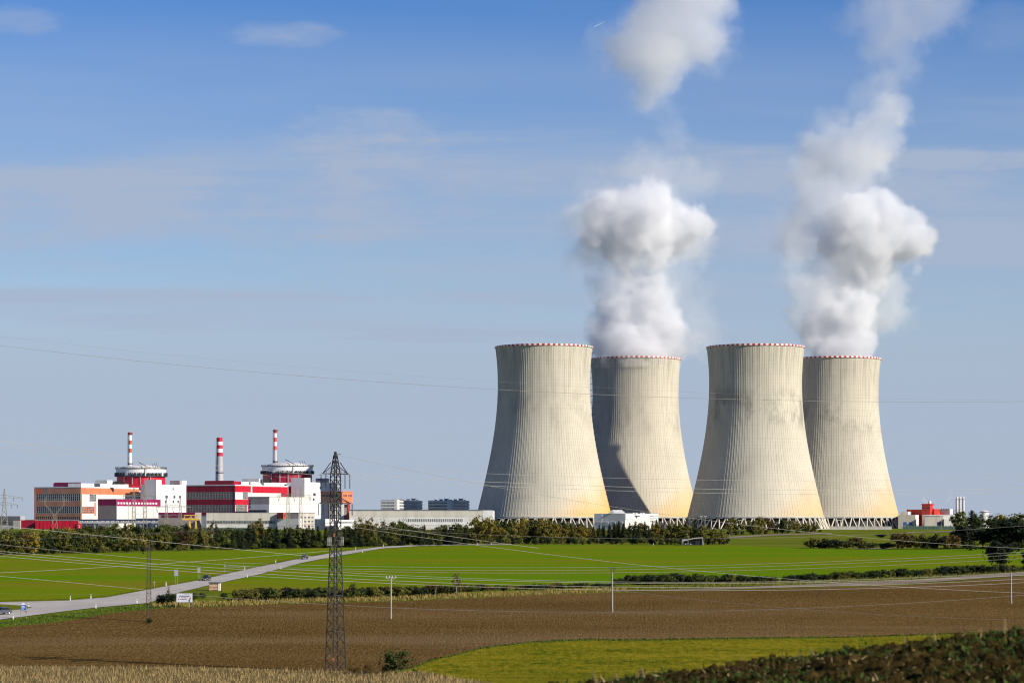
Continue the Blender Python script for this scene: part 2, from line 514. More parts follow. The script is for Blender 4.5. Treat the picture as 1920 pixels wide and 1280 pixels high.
span('farm_track', G['track'], [(1595, 1029), (1680, 1029.3)], [(1595, 1027.5), (1680, 1027.2)], 1600, 1672, 0.14, 6, 2)

# near bank of stubbly soil the camera looks across
def bank_h(x, y):
    p = Vector((x * 2.2, y * 2.2, 0)); q = Vector((x * 6.5, y * 6.5, 3))
    e = min(1.0, max(0.0, (y - 14.0) / 3.0), max(0.0, (36.0 - y) / 3.0), max(0.0, (x + 3) / 2.0))
    return e * (0.085 * mnoise.fractal(p, 0.8, 2.1, 3) + 0.075 * mnoise.fractal(q, 0.7, 2.0, 3))


def bank_z(x, y):
    return gz(x, y) + 0.03 + bank_h(x, y)


bx = np.arange(-3.0, 9.6, 0.055); by = np.concatenate([np.arange(14.0, 20.0, 0.25), np.arange(20.0, 33.0, 0.055), np.arange(33.0, 36.1, 0.25)])
mb = MB()
nx = len(bx)
mb.add([(x, y, bank_z(x, y)) for y in by for x in bx],
       [(k * nx + i, k * nx + i + 1, (k + 1) * nx + i + 1, (k + 1) * nx + i) for k in range(len(by) - 1) for i in range(nx - 1)])
struct(mb.build('field_bank', G['bank'], None, True))
# ------------------------------------------------------------------ cooling towers
def tower_material(name, ochre_amt, patch, seed):
    m, nt, b = new_mat(name)
    tc = N(nt, 'ShaderNodeTexCoord').outputs['Object']
    sep = N(nt, 'ShaderNodeSeparateXYZ'); nt.links.new(tc, sep.inputs[0])
    x, y, z = sep.outputs
    ang = mth(nt, 'ARCTAN2', y, x)
    cyl = N(nt, 'ShaderNodeCombineXYZ')
    nt.links.new(mth(nt, 'MULTIPLY', ang, 45.0), cyl.inputs[0]); nt.links.new(z, cyl.inputs[1]); cyl.inputs[2].default_value = seed
    c = cyl.outputs[0]
    big = noise_tex(nt, 0.03, 5, 0.6, c, (1, 0.8, 1))
    runs = noise_tex(nt, 0.55, 4, 0.65, c, (1, 0.03, 1))
    lifts = noise_tex(nt, 0.75, 2, 0.7, c, (0.01, 1, 1))
    grit = noise_tex(nt, 0.5, 4, 0.7, c)
    col = ramp(nt, big, [(0.3, (0.42, 0.385, 0.315)), (0.5, (0.495, 0.455, 0.37)), (0.7, (0.545, 0.50, 0.405))])
    # formwork lifts and panel joints
    row = mth(nt, 'ABSOLUTE', mth(nt, 'SUBTRACT', mth(nt, 'FRACT', mth(nt, 'DIVIDE', z, 2.6)), 0.5))
    col = mixc(nt, mth(nt, 'MULTIPLY', smooth(nt, row, 0.42, 0.49), 0.16), col, (0.22, 0.20, 0.17))
    colj = mth(nt, 'ABSOLUTE', mth(nt, 'SUBTRACT', mth(nt, 'FRACT', mth(nt, 'MULTIPLY', ang, 128 / (2 * math.pi))), 0.5))
    col = mixc(nt, mth(nt, 'MULTIPLY', smooth(nt, colj, 0.40, 0.48), 0.13), col, (0.20, 0.185, 0.16))
    col = mixc(nt, mth(nt, 'MULTIPLY', smooth(nt, lifts, 0.52, 0.7), 0.10), col, (0.24, 0.22, 0.19))
    # dark rain runs below the rim and in a belt round the throat
    top = smooth(nt, z, 95, 154)
    k = mth(nt, 'MULTIPLY', smooth(nt, runs, 0.44, 0.66), mth(nt, 'ADD', mth(nt, 'MULTIPLY', top, 0.34), 0.10))
    col = mixc(nt, k, col, (0.16, 0.145, 0.12))
    belt = mth(nt, 'MULTIPLY', smooth(nt, mth(nt, 'ABSOLUTE', mth(nt, 'SUBTRACT', z, 101)), 24, 4), smooth(nt, noise_tex(nt, 0.045, 4, 0.65, c, (1, 0.7, 1)), 0.46, 0.66))
    col = mixc(nt, mth(nt, 'MULTIPLY', belt, patch), col, (0.20, 0.185, 0.16))
    col = mixc(nt, mth(nt, 'MULTIPLY', smooth(nt, grit, 0.5, 0.8), 0.12), col, (0.25, 0.23, 0.2))
    # ochre tint on the lower part, stronger towards the +x side
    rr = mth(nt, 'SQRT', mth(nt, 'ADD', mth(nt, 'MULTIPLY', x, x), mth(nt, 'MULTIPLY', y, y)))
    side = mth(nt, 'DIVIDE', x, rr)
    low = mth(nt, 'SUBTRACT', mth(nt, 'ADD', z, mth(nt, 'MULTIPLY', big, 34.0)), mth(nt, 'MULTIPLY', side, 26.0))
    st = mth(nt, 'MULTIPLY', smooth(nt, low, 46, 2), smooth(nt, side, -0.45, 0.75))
    col = mixc(nt, mth(nt, 'MULTIPLY', st, ochre_amt), col, (0.60, 0.345, 0.10))
    nt.links.new(col, b.inputs['Base Color'])
    b.inputs['Roughness'].default_value = 0.9
    b.inputs['Specular IOR Level'].default_value = 0.15
    return m


PROF = [(9.7, 58.0), (16, 56.2), (41, 50.3), (69, 44.4), (97.8, 40.5), (120.5, 39.2), (140, 39.9), (153.2, 41.2)]
_z = np.array([p[0] for p in PROF]); _r = np.array([p[1] for p in PROF])
_c = np.polyfit(_z, _r, 4)
rad = lambda z: float(np.polyval(_c, z))
NR = 128
shell = MB()
zs = np.linspace(9.7, 153.6, 44)
offs = [0.0, 0.0, 0.11, 0.11]
fr = [0.0, 0.84, 0.88, 0.96]
nn = NR * 4
vs = []
for z in zs:
    for i in range(NR):
        for o_, f_ in zip(offs, fr):
            q = 2 * math.pi * (i + f_) / NR
            r = rad(z) + o_
            vs.append((r * math.cos(q), r * math.sin(q), z))
for z in zs[::-1]:
    for i in range(nn):
        q = 2 * math.pi * i / nn
        vs.append(((rad(z) - 0.9) * math.cos(q), (rad(z) - 0.9) * math.sin(q), z))
nl = len(zs) * 2
fs = [(k * nn + i, k * nn + (i + 1) % nn, (k + 1) * nn + (i + 1) % nn, (k + 1) * nn + i) for k in range(nl - 1) for i in range(nn)]
fs += [((nl - 1) * nn + i, (nl - 1) * nn + (i + 1) % nn, (i + 1) % nn, i) for i in range(nn)]
shell.add(vs, fs)
rim = MB()
NP = 116
for i in range(NP):
    for sub in range(2):
        a0 = 2 * math.pi * (i + sub / 2) / NP; a1 = 2 * math.pi * (i + (sub + 1) / 2) / NP
        ro, ri = 42.0, 40.1
        p = []
        for z in (153.6, 155.0):
            for (r, a) in ((ro, a0), (ro, a1), (ri, a1), (ri, a0)):
                p.append((r * math.cos(a), r * math.sin(a), z))
        rim.hexa(p, i % 2)
legm = MB()
LG = 48
q1 = math.pi / LG * 0.92
top_c = lambda q: (57.6 * math.cos(q), 57.6 * math.sin(q), 9.9)
bot_c = lambda q: (62.5 * math.cos(q), 62.5 * math.sin(q), -0.2)
legm.tube(top_c(-0.1 * q1), bot_c(-q1), 0.55, 0.62, 6)
legm.tube(top_c(0.1 * q1), bot_c(q1), 0.55, 0.62, 6)
ringm = MB()
ringm.lathe((0, 0, 0), [(57.0, 9.5), (58.7, 9.5), (58.5, 10.6), (57.0, 10.6)], 96)
ringm.f = ringm.f[:-2]; ringm.mi = ringm.mi[:-2]
shadem = MB()
shadem.lathe((0, 0, 0), [(54.0, -0.3), (54.0, 8.6), (50, 9.3), (1, 9.3)], 64)  # near-black drum behind the legs, painted as the shade inside the tower
basin = MB()
basin.lathe((0, 0, 0), [(64.5, -0.4), (64.5, 0.35), (63.8, 0.35), (63.8, 0.1), (1, 0.3)], 96)


def tower(x, y, label, ochre_amt, patch, seed, ladder=False):
    t = thing('cooling_tower', (x, y, 0), label, 'cooling tower', 'four concrete cooling towers')
    def inst(name, src, mats):
        o = src.build(name, mats)
        o.parent = t
        return o
    tm = tower_material('tower_concrete', ochre_amt, patch, seed)
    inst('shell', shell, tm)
    inst('rim', rim, [M['stackred'] if False else paint('rim_red', (0.50, 0.02, 0.02), 0.5, 0.1), M['stackwhite']])
    inst('ring_beam', ringm, M['concrete'])
    inst('shade_drum', shadem, M['dark'])
    inst('basin', basin, M['concrete'])
    src = None
    for i in range(LG):
        if src is None:
            src = legm.build('leg', M['legpaint']); o = src
        else:
            o = src.copy(); COL.objects.link(o)
        o.parent = t; o.rotation_euler = (0, 0, 2 * math.pi * i / LG)
    if ladder:
        lm = MB()
        az = R(-6)
        ex = Vector((math.cos(az), math.sin(az), 0)); ey = Vector((-math.sin(az), math.cos(az), 0))
        pz = list(np.arange(11, 154, 1.5))
        for s_ in (-0.5, 0.5):
            for za, zb in zip(pz, pz[1:]):
                lm.tube(ex * (rad(za) + 0.9) + ey * s_ + Vector((0, 0, za)), ex * (rad(zb) + 0.9) + ey * s_ + Vector((0, 0, zb)), 0.09)
        for z in np.arange(14, 154, 5.2):
            c_ = ex * (rad(z) + 1.2) + Vector((0, 0, z))
            p = [c_ + ex * a + ey * b_ + Vector((0, 0, h)) for h in (0, 0.25) for a, b_ in ((-1, -1), (1.1, -1), (1.1, 1), (-1, 1))]
            lm.hexa(p)
            for a in (-1, 1):
                lm.tube(c_ + ex * 1.1 + ey * a, c_ + ex * 1.1 + ey * a + Vector((0, 0, 1.3)), 0.08)
            lm.tube(c_ + ex * 1.1 - ey + Vector((0, 0, 1.3)), c_ + ex * 1.1 + ey + Vector((0, 0, 1.3)), 0.08)
        inst('access_ladder', lm, M['steel'])
    return t


DT = 2100.0
DB = 2259.0
TX1, TX2, TX3, TX4 = [(u - 960) * Y / F for u, Y in ((1020, DT), (1191.5, DB), (1416.5, DT), (1566, DB))]
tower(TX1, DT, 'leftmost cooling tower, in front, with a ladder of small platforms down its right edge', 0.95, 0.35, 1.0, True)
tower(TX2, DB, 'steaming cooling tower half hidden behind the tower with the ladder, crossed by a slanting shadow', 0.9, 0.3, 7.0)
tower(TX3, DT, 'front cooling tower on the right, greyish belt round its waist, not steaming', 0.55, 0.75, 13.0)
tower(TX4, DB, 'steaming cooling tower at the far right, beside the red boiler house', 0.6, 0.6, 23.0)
# ------------------------------------------------------------------ buildings
class Block:
    """a rectangular building seen corner-on; facades are addressed by photo columns and rows at the corner's distance"""
    def __init__(s, root, uc, Y, rot=26.0):
        s.root = root; s.Y = Y; s.C = Vector(((uc - 960) * Y / F, Y, 0)); t = R(rot)
        s.dl = Vector((-math.cos(t), math.sin(t), 0)); s.dr = Vector((math.sin(t), math.cos(t), 0))
        s.nl = Vector((-math.sin(t), -math.cos(t), 0)); s.nr = Vector((math.cos(t), -math.sin(t), 0))

    def s_of(s, side, u):
        d = s.dl if side == 'L' else s.dr
        k = (u - 960) / F
        return (k * s.C.y - s.C.x) / (d.x - k * d.y)

    def z(s, v): return HC - (v - VH) * s.Y / F

    def wall(s, name, mat, ul, ur, v0, v1=None, inset=0.0, minl=0, minr=0):
        """box body; v1 None reaches the ground"""
        L_ = max(s.s_of('L', ul) if ul is not None else 0, minl); R_ = max(s.s_of('R', ur) if ur is not None else 0, minr)
        a = s.C - s.dl * -inset + s.dr * inset
        pts = [s.C, s.C + s.dr * R_, s.C + s.dr * R_ + s.dl * L_, s.C + s.dl * L_]
        mb = MB(); mb.foot(pts, -0.3 if v1 is None else s.z(v1), s.z(v0))
        return mb.build(name, mat, s.root)

    def slab(s, mb, side, s0, s1, z0, z1, proud=0.25, mi=0, back=0.05):
        d, n = (s.dl, s.nl) if side == 'L' else (s.dr, s.nr)
        p = []
        for z in (z0, z1):
            for (q, o) in ((s0, -back), (s1, -back), (s1, proud), (s0, proud)):
                w = s.C + d * q + n * o
                p.append((w.x, w.y, z))
        mb.hexa(p, mi)

    def strip(s, name, mat, side, u0, u1, v0, v1, proud=0.25):
        mb = MB()
        a, b = sorted((s.s_of(side, u0), s.s_of(side, u1)))
        s.slab(mb, side, a, b, s.z(v1), s.z(v0), proud)
        return mb.build(name, mat, s.root)

    def glazing(s, name, side, u0, u1, v0, v1, nx, ny, gmat, fmat, proud=0.12, bar=0.35):
        mb = MB()
        a, b = sorted((s.s_of(side, u0), s.s_of(side, u1))); z0, z1 = s.z(v1), s.z(v0)
        s.slab(mb, side, a, b, z0, z1, proud, 0)
        for i in range(nx + 1):
            q = a + (b - a) * i / nx
            s.slab(mb, side, q - bar / 2, q + bar / 2, z0, z1, proud + 0.14, 1)
        for j in range(ny + 1):
            q = z0 + (z1 - z0) * j / ny
            s.slab(mb, side, a - bar / 2, b + bar / 2, q - bar / 2, q + bar / 2, proud + 0.11, 1)
        return mb.build(name, [gmat, fmat], s.root)

    def windows(s, side, us, v0, v1, wpx, gmat, fmat):
        """separate windows, each with a frame, a pane and a sill"""
        for u in us:
            a, b = sorted((s.s_of(side, u - wpx / 2), s.s_of(side, u + wpx / 2))); z0, z1 = s.z(v1), s.z(v0)
            mb = MB()
            s.slab(mb, side, a - 0.15, b + 0.15, z0 - 0.15, z1 + 0.15, 0.08, 1)
            s.slab(mb, side, a, b, z0, z1, 0.14, 0)
            s.slab(mb, side, (a + b) / 2 - 0.08, (a + b) / 2 + 0.08, z0, z1, 0.18, 1)
            s.slab(mb, side, a - 0.25, b + 0.25, z0 - 0.3, z0 - 0.15, 0.3, 1)
            mb.build('window', [gmat, fmat], s.root)

    def top(s, name, mat, ul, ur, v, over=0.5, thick=0.7):
        L_ = s.s_of('L', ul) if ul is not None else 0; R_ = s.s_of('R', ur) if ur is not None else 0
        a = s.C - s.dl * over - s.dr * over
        pts = [a, a + s.dr * (R_ + 2 * over), a + s.dr * (R_ + 2 * over) + s.dl * (L_ + 2 * over), a + s.dl * (L_ + 2 * over)]
        mb = MB(); mb.foot(pts, s.z(v), s.z(v) + thick)
        return mb.build(name, mat, s.root)


def bld(uc, Y, label, cat='building', name='industrial_building', group=None, rot=26.0):
    r = thing(name, ((uc - 960) * Y / F, Y, 0), label, cat, group)
    return Block(r, uc, Y, rot)


# --- left turbine hall (orange, with a shade-toned tan on its left face)
b = bld(152, 2150, 'turbine hall with orange and glass bands, at the far left', 'turbine hall', 'turbine_hall')
b.wall('wall', M['offwhite'], 65, 286, 914)
b.strip('cladding_band', M['orange'], 'L', 66, 81.5, 914.3, 925)
b.strip('cladding_band', M['taupe'], 'L', 81.6, 88, 914.3, 925)
b.strip('cladding_band', M['tan'], 'L', 88.1, 151.8, 914.3, 925)
b.glazing('glazing', 'L', 68, 151, 925.3, 938.7, 22, 3, M['glass'], M['grey'])
b.strip('cladding_band', M['tan'], 'L', 66, 151.8, 939, 948.8)
b.glazing('glazing', 'L', 68, 151, 949.2, 961.6, 22, 3, M['glass'], M['grey'])
b.strip('cladding_band', M['tan'], 'L', 66, 151.8, 962, 967.8)
b.glazing('glazing', 'L', 66, 151, 968, 973, 22, 1, M['glass'], M['tan'])
b.strip('cladding_band', M['orange'], 'R', 152.2, 212, 914.3, 925.6)
b.strip('cladding_band', M['orange'], 'R', 212.2, 261, 914.9, 926.2)
b.strip('corner_trim', M['orange'], 'L', 64.6, 66.2, 914.3, 990, 0.4)
b.strip('corner_trim', M['tan'], 'R', 152.0, 153.0, 926, 990, 0.4)
b.glazing('glazing', 'R', 168, 180, 925.9, 939, 4, 3, M['glassgrey'], M['grey'])
b.glazing('glazing', 'R', 153.5, 176, 949.5, 961.7, 6, 3, M['glassgrey'], M['orange'])
b.strip('cladding_column', M['orange'], 'R', 177, 179, 941, 966, 0.4)
b.strip('cladding_band', M['orange'], 'R', 272, 285.5, 915, 933)
b.top('roof', M['white'], 65, 286, 914, 0.4, 1.0)
b2 = Block(b.root, 150.5, 2168); b2.wall('penthouse', M['purple'], 100, None, 905.5, 914, minr=12)
b2.top('penthouse_roof', M['purple'], 103, None, 905.5, 0.5, 0.8)
b2 = Block(b.root, 152, 2165); b2.wall('parapet_block', M['offwhite'], None, 268, 905.6, 914.2, minl=14)
b2 = Block(b.root, 200.5, 2176); b2.wall('roof_house', M['offwhite'], 178, 211, 899.6, 906)
# --- low building with the magenta band
b = bld(219, 2100, 'low pale hall with a magenta band and a row of square white windows', 'hall')
b.wall('wall', M['offwhite'], 184, 300.5, 935.6)
b.strip('cladding_band', M['purple'], 'L', 183.8, 218.8, 935.4, 947)
b.strip('cladding_band', M['purple'], 'R', 219.2, 300.8, 935.4, 948)
b.strip('cladding_band', M['taupe'], 'L', 183.8, 218.8, 947.2, 973)
for i in range(14):
    u = 221.5 + i * 5.45
    b.strip('window', M['white'], 'R', u - 1.6, u + 1.6, 941, 944.6, 0.4)
b.top('roof', M['roof'], 184, 300.5, 935.6, 0.2, 0.3)
# --- left reactor building
def drum(root, uc, Y, r_px, v, redmat, darkside):
    """containment cylinder: v = (dome top, dome rim, top rail, gallery, gallery bottom, drum bottom)"""
    k = Y / F; c = ((uc - 960) * k, Y, 0); z = lambda vv: HC - (vv - VH) * k; rr = r_px * k
    mb = MB(); mb.lathe(c, [(rr * 0.97, z(v[5]) - 4), (rr * 0.97, z(v[3]))], 72); mb.build('red_drum', redmat, root, False)
    mb = MB(); mb.lathe(c, [(rr, z(v[4])), (rr, z(v[2]))], 72); mb.build('white_ring', M['white'], root, False)
    mb = MB(); mb.lathe(c, [(rr * 1.0, z(v[2]) - 0.1), (rr * 1.035, z(v[2])), (rr * 1.035, z(v[2]) + 0.5), (rr * 1.0, z(v[2]) + 0.5)], 72)
    for i in range(64):
        q = 2 * math.pi * i / 64; x, y = c[0] + rr * 1.03 * math.cos(q), c[1] + rr * 1.03 * math.sin(q)
        mb.tube((x, y, z(v[2])), (x, y, z(v[2]) + 1.6), 0.12)
        q2 = 2 * math.pi * (i + 1) / 64; x2, y2 = c[0] + rr * 1.03 * math.cos(q2), c[1] + rr * 1.03 * math.sin(q2)
        mb.tube((x, y, z(v[2]) + 1.5), (x2, y2, z(v[2]) + 1.5), 0.13)
    mb.build('roof_railing', M['steel'], root)
    mb = MB(); mb.lathe(c, [(rr * 0.99, z(v[4]) - 0.5), (rr * 1.055, z(v[4]) - 0.4), (rr * 1.055, z(v[4])), (rr * 0.99, z(v[4]))], 72)
    for i in range(72):
        q = 2 * math.pi * i / 72
        ca, sa = math.cos(q), math.sin(q)
        h = z(v[3]) - z(v[4])
        if i % 9 == 4: continue
        a0 = rr * 1.045
        mb.tube((c[0] + a0 * ca, c[1] + a0 * sa, z(v[4])), (c[0] + a0 * ca, c[1] + a0 * sa, z(v[4]) + h), 0.5, 0.4, 4)
        if i % 2:
            mb.box(c[0] + rr * 1.02 * ca - 0.8, c[0] + rr * 1.02 * ca + 0.8, c[1] + rr * 1.02 * sa - 0.8, c[1] + rr * 1.02 * sa + 0.8, z(v[4]) + 0.3, z(v[4]) + h * 0.85)
    mb.build('gallery', M['dark'], root)
    mb = MB(); rd = rr * 0.80; H = z(v[0]) - z(v[1])
    mb.lathe(c, [(rr * 0.985, z(v[2]) + 0.3), (rd, z(v[1]))] + [(rd * math.cos(a), z(v[1]) + H * math.sin(a)) for a in np.linspace(0.1, 1.5, 8)], 64)
    mb.build('dome', M['offwhite'], root, False)
    mb = MB()
    x = c[0] + rr * 0.35; y = c[1] - rr * 1.0
    mb.tube((x, y, z(v[4])), (x, y, z(v[2]) + 2), 0.35)
    mb.tube((x, y, z(v[2]) + 2), (x - rr * 0.4, c[1] - rr * 0.3, z(v[0]) + 2.2), 0.3)
    for q in (0.62, 0.72, 0.80):
        mb.tube((c[0] + rr * q, c[1] - rr * 0.8, z(v[2])), (c[0] + rr * (q - 0.07), c[1] - rr * 0.8, z(v[2]) + 5), 0.22)
    mb.build('polar_crane_rail', M['steel'], root)
    for q in (-0.55, -0.2, 0.12, 0.5):
        mb = MB()
        x = c[0] + rr * q; y = c[1] - math.sqrt(max(0, 1 - q * q)) * rr * 1.0
        mb.tube((x, y, z(v[5])), (x, y, z(v[4])), 0.45, mi=0)
        mb.build('drain_pipe', M['grey'], root)


def chimney(root_or_none, u, Y, bands, w0, w1, label, capw=1.0, rings=()):
    """free-standing round stack: bands = [(v_top, v_bottom, material)], w0/w1 = widths in photo pixels at top and bottom"""
    k = Y / F; x = (u - 960) * k
    zt, zb = HC - (bands[0][0] - VH) * k, HC - (bands[-1][1] - VH) * k
    r = thing('ventilation_stack', (x, Y, zb), label, 'chimney', 'striped stacks of the plant')
    rr = lambda z: (w0 + (w1 - w0) * (zt - z) / (zt - zb)) * k / 2
    for i, (va, vb, m) in enumerate(bands):
        a, c = HC - (va - VH) * k, HC - (vb - VH) * k
        mb = MB()
        mb.lathe((x, Y, 0), [(rr(c), c), (rr(a), a)], 28)
        mb.build('painted_band', m, r)
    for (v, rs, hgt) in rings:
        z = HC - (v - VH) * k
        mb = MB(); mb.lathe((x, Y, 0), [(rr(z), z - hgt / 2), (rr(z) * rs, z - hgt / 2 + 0.1), (rr(z) * rs, z + hgt / 2), (rr(z), z + hgt / 2)], 28)
        n_ = 14
        for i in range(n_):
            q0, q1_ = 2 * math.pi * i / n_, 2 * math.pi * (i + 1) / n_
            a_ = rr(z) * rs * 0.97
            mb.tube((x + a_ * math.cos(q0), Y + a_ * math.sin(q0), z), (x + a_ * math.cos(q0), Y + a_ * math.sin(q0), z + 1.3), 0.09)
            mb.tube((x + a_ * math.cos(q0), Y + a_ * math.sin(q0), z + 1.3), (x + a_ * math.cos(q1_), Y + a_ * math.sin(q1_), z + 1.3), 0.09)
        mb.build('platform', M['steel'], r)
    mb = MB()
    for sx in (-0.35, 0.35):
        mb.tube((x - rr(zb) - 0.5, Y + sx, zb), (x - rr(zt) - 0.5, Y + sx, zt), 0.12)
    z = zb + 1
    while z < zt - 1:
        xx = x - rr(z) - 0.5
        mb.tube((xx, Y - 0.4, z), (xx, Y + 0.4, z), 0.08)
        mb.tube((xx, Y, z), (xx + 0.7, Y, z), 0.08); z += 2.0
    mb.build('ladder', M['steel'], r)
    return r


b = bld(290, 2195, 'left reactor building with white box walls under a red and white drum', 'reactor building', 'reactor_building')
drum(b.root, 264.5, 2250, 46.5, (871, 877.5, 878.8, 886, 892.6, 908), M['red'], None)
w_ = Block(b.root, 293, 2192); w_.wall('stair_tower', M['white'], 271, 303, 899.2)
w_ = Block(b.root, 302, 2200); w_.wall('wall', M['white'], None, 349.6, 908, minl=22)
w_.windows('R', (312.2,), 928.5, 933, 4.2, M['dark'], M['grey'])
w_.windows('R', (327, 337.5), 928.5, 932.6, 3.2, M['dark'], M['grey'])
w_.windows('R', (310.5, 325, 334), 937.5, 941.5, 2.4, M['dark'], M['grey'])
w_.windows('R', (324.5,), 913.5, 918, 1.6, M['dark'], M['grey'])
e_ = Block(b.root, 340.5, 2236); e_.wall('end_tower', M['white'], None, 349.8, 900.4, minl=12)
p_ = Block(b.root, 337, 2232); p_.wall('roof_house', M['taupe'], 318.5, 341, 900.6, 908.4)
mb = MB()
for i, q in enumerate((212, 216, 222, 226, 232)):
    x = (q - 960) * 2190 / F; mb.box(x, x + 1.4 + (i % 2), 2185, 2187, b.z(908), b.z(903 - (i % 3)), 0)
mb.build('roof_equipment', M['steel'], b.root)
chimney(None, 244, 2252, [(809.8, 815.6, M['stackred']), (815.6, 825, M['stackwhite']), (825, 833, M['stackred']), (833, 840.6, M['stackwhite']), (840.6, 848.6, M['stackred']), (848.6, 900, M['stackwhite'])],
        6.4, 7.4, 'slim striped stack behind the left reactor drum, red cap on top', 1.3, ((813.8, 1.45, 0.5), (870, 1.35, 0.6)))

# --- right turbine hall (crimson)
b = bld(440.6, 2075, 'turbine hall with crimson bands over grey glazing, between the two reactors', 'turbine hall', 'turbine_hall')
b.wall('wall', M['offwhite'], 350, 566, 910)
b.strip('cladding_band', M['crimson'], 'L', 350.4, 440.4, 910.3, 921.6)
b.glazing('glazing', 'L', 352, 439.5, 921.8, 935.4, 30, 3, M['glassgrey'], M['taupe'])
b.strip('cladding_band', M['crimson'], 'L', 350.4, 440.4, 935.7, 945.8)
b.glazing('glazing', 'L', 352, 439.5, 946, 959.6, 30, 3, M['glassgrey'], M['taupe'])
b.strip('cladding_band', M['crimson'], 'L', 350.4, 440.4, 959.9, 965)
b.strip('cladding_band', M['red'], 'R', 440.8, 470, 910.3, 921.8)
b.strip('cladding_band', M['red'], 'R', 473, 564.5, 910.8, 922.6)
b.strip('cladding_band', M['red'], 'R', 440.8, 464.5, 935.9, 945.6)
b.glazing('glazing', 'R', 442, 463, 945.9, 959.9, 7, 3, M['glassgrey'], M['taupe'])
b.strip('cladding_column', M['red'], 'R', 464.6, 466.4, 931, 962, 0.45)
b.glazing('glazing', 'R', 455.5, 464, 922, 935, 3, 3, M['glassgrey'], M['grey'])
b.strip('cladding_band', M['crimson'], 'R', 527, 564.5, 922.9, 934)
b.strip('corner_trim', M['crimson'], 'L', 439.8, 440.9, 910.3, 965, 0.5)
b.strip('corner_trim', M['crimson'], 'L', 349.8, 351, 910.3, 965, 0.5)
b.top('roof', M['white'], 350, 566, 910, 0.4, 0.8)
b2 = Block(b.root, 438, 2095); b2.wall('penthouse', M['crimson'], 383.5, None, 901.8, 910.2, minr=12)
b2.top('penthouse_roof', M['crimson'], 386, None, 901.8, 0.4, 0.6)
b2 = Block(b.root, 438.3, 2098); b2.wall('parapet_block', M['offwhite'], None, 552, 902.4, 910.4, minl=14)
b2 = Block(b.root, 485.5, 2115); b2.wall('roof_house', M['offwhite'], 454, 488, 897, 902.8)
b = bld(505, 2040, 'low taupe and white annexe in front of the crimson turbine hall', 'hall')
b.wall('wall', M['white'], 466.5, 584, 932)
b.strip('cladding_band', M['taupe'], 'L', 466.3, 504.8, 931.8, 944.6)
b.strip('cladding_band', M['offwhite'], 'L', 466.3, 504.8, 944.8, 961)
b.strip('cladding_band', M['offwhite'], 'R', 505.2, 584.2, 931.8, 944.6)
b.top('roof', M['beige'], 466.5, 584, 931.8, 0.4, 0.6)
for v_ in (938, 944, 950): b.strip('window', M['dark'], 'L', 467.5, 470.2, v_ - 1.6, v_ + 2.2, 0.3)
b.strip('pipework', M['steel'], 'L', 468, 501, 955.6, 958.6, 1.4)
b = bld(581, 2150, 'right reactor building with grey-white walls under a crimson and white drum', 'reactor building', 'reactor_building')
drum(b.root, 538.8, 2205, 47.5, (866, 873, 874.6, 882.5, 887.6, 904), M['crimson'], None)
w_ = Block(b.root, 571, 2145); w_.wall('stair_tower', M['white'], 546, 582, 895.4)
w_ = Block(b.root, 582, 2160); w_.wall('wall', M['white'], None, 632, 903.6, minl=24)
w_.windows('R', (600.5,), 911.5, 916, 2.2, M['dark'], M['grey'])
w_.windows('R', (589.5,), 924, 928.5, 4.4, M['dark'], M['grey'])
w_.windows('R', (588,), 933.5, 938, 2.8, M['dark'], M['grey'])
p_ = Block(b.root, 609, 2190); p_.wall('roof_house', M['taupe'], 592, 617, 896.2, 904)
mb = MB()
for i, q in enumerate((489, 493, 499, 503, 507)):
    x = (q - 960) * 2140 / F; mb.box(x, x + 1.4 + (i % 2), 2136, 2138, b.z(905), b.z(899 - (i % 3)), 0)
mb.build('roof_equipment', M['steel'], b.root)
chimney(None, 516, 2207, [(804.8, 812, M['stackred']), (812, 820, M['stackwhite']), (820, 828, M['stackred']), (828, 835.8, M['stackwhite']), (835.8, 843.4, M['stackred']), (843.4, 896, M['stackgrey'])],
        6.0, 7.4, 'slim stack behind the right reactor drum, dark red stripes above a bare grey shaft', 1.3, ((808.6, 1.5, 0.5), (866.4, 1.35, 0.7)))
chimney(None, 411.8, 2300, [(820, 827.8, M['red']), (827.8, 834, M['stackwhite']), (834, 841, M['red']), (841, 848, M['stackwhite']), (848, 855, M['red']), (855, 960, M['stackgrey'])],
        10.6, 16.5, 'stout grey chimney with three red rings, rising behind the crimson penthouse', 1.0, ((886.3, 1.04, 0.8),))

# --- low buildings along the front
b = bld(532, 2015, 'long low beige hall with a dark window strip below the crimson hall', 'hall', rot=4)
b.wall('wall', M['offwhite'], 387, None, 961.4, minr=14)
b.glazing('glazing', 'L', 387.5, 516, 976, 981, 26, 1, M['glassgrey'], M['grey'])
b.strip('cladding_band', M['cream2'], 'L', 387, 531.8, 961.2, 975.8, 0.3)
b.top('roof', M['roof'], 387, None, 961.4, 0.3, 0.4)
b = bld(366, 2030, 'low magenta-edged connecting block to the left of the beige hall', 'building', rot=14)
b.wall('wall', M['taupe'], 297, None, 960.4, minr=14)
b.strip('cladding_band', M['purple'], 'L', 297, 365.8, 960.2, 963.6, 0.3)
b.glazing('glazing', 'L', 304, 364, 965.5, 969, 24, 1, M['glass'], M['purple'])
b = bld(560, 2010, 'cream office block with rows of paired windows beside the lattice pylon', 'office block', 'office_building', rot=34)
b.wall('wall', M['beige'], 534, 590, 961.2, minr=18)
for v_ in (967.5, 975, 984, 993): b.windows('R', (565.5, 572.3, 579, 585.6), v_, v_ + 3.8, 3.6, M['dark'], M['white'])
b.windows('L', (538.5, 544, 549.5, 555), 975.5, 978.8, 2.8, M['dark'], M['white'])
w_ = Block(b.root, 531, 2008, 35); w_.wall('stair_head', M['brick'], 519.5, 536, 960.4, 972)
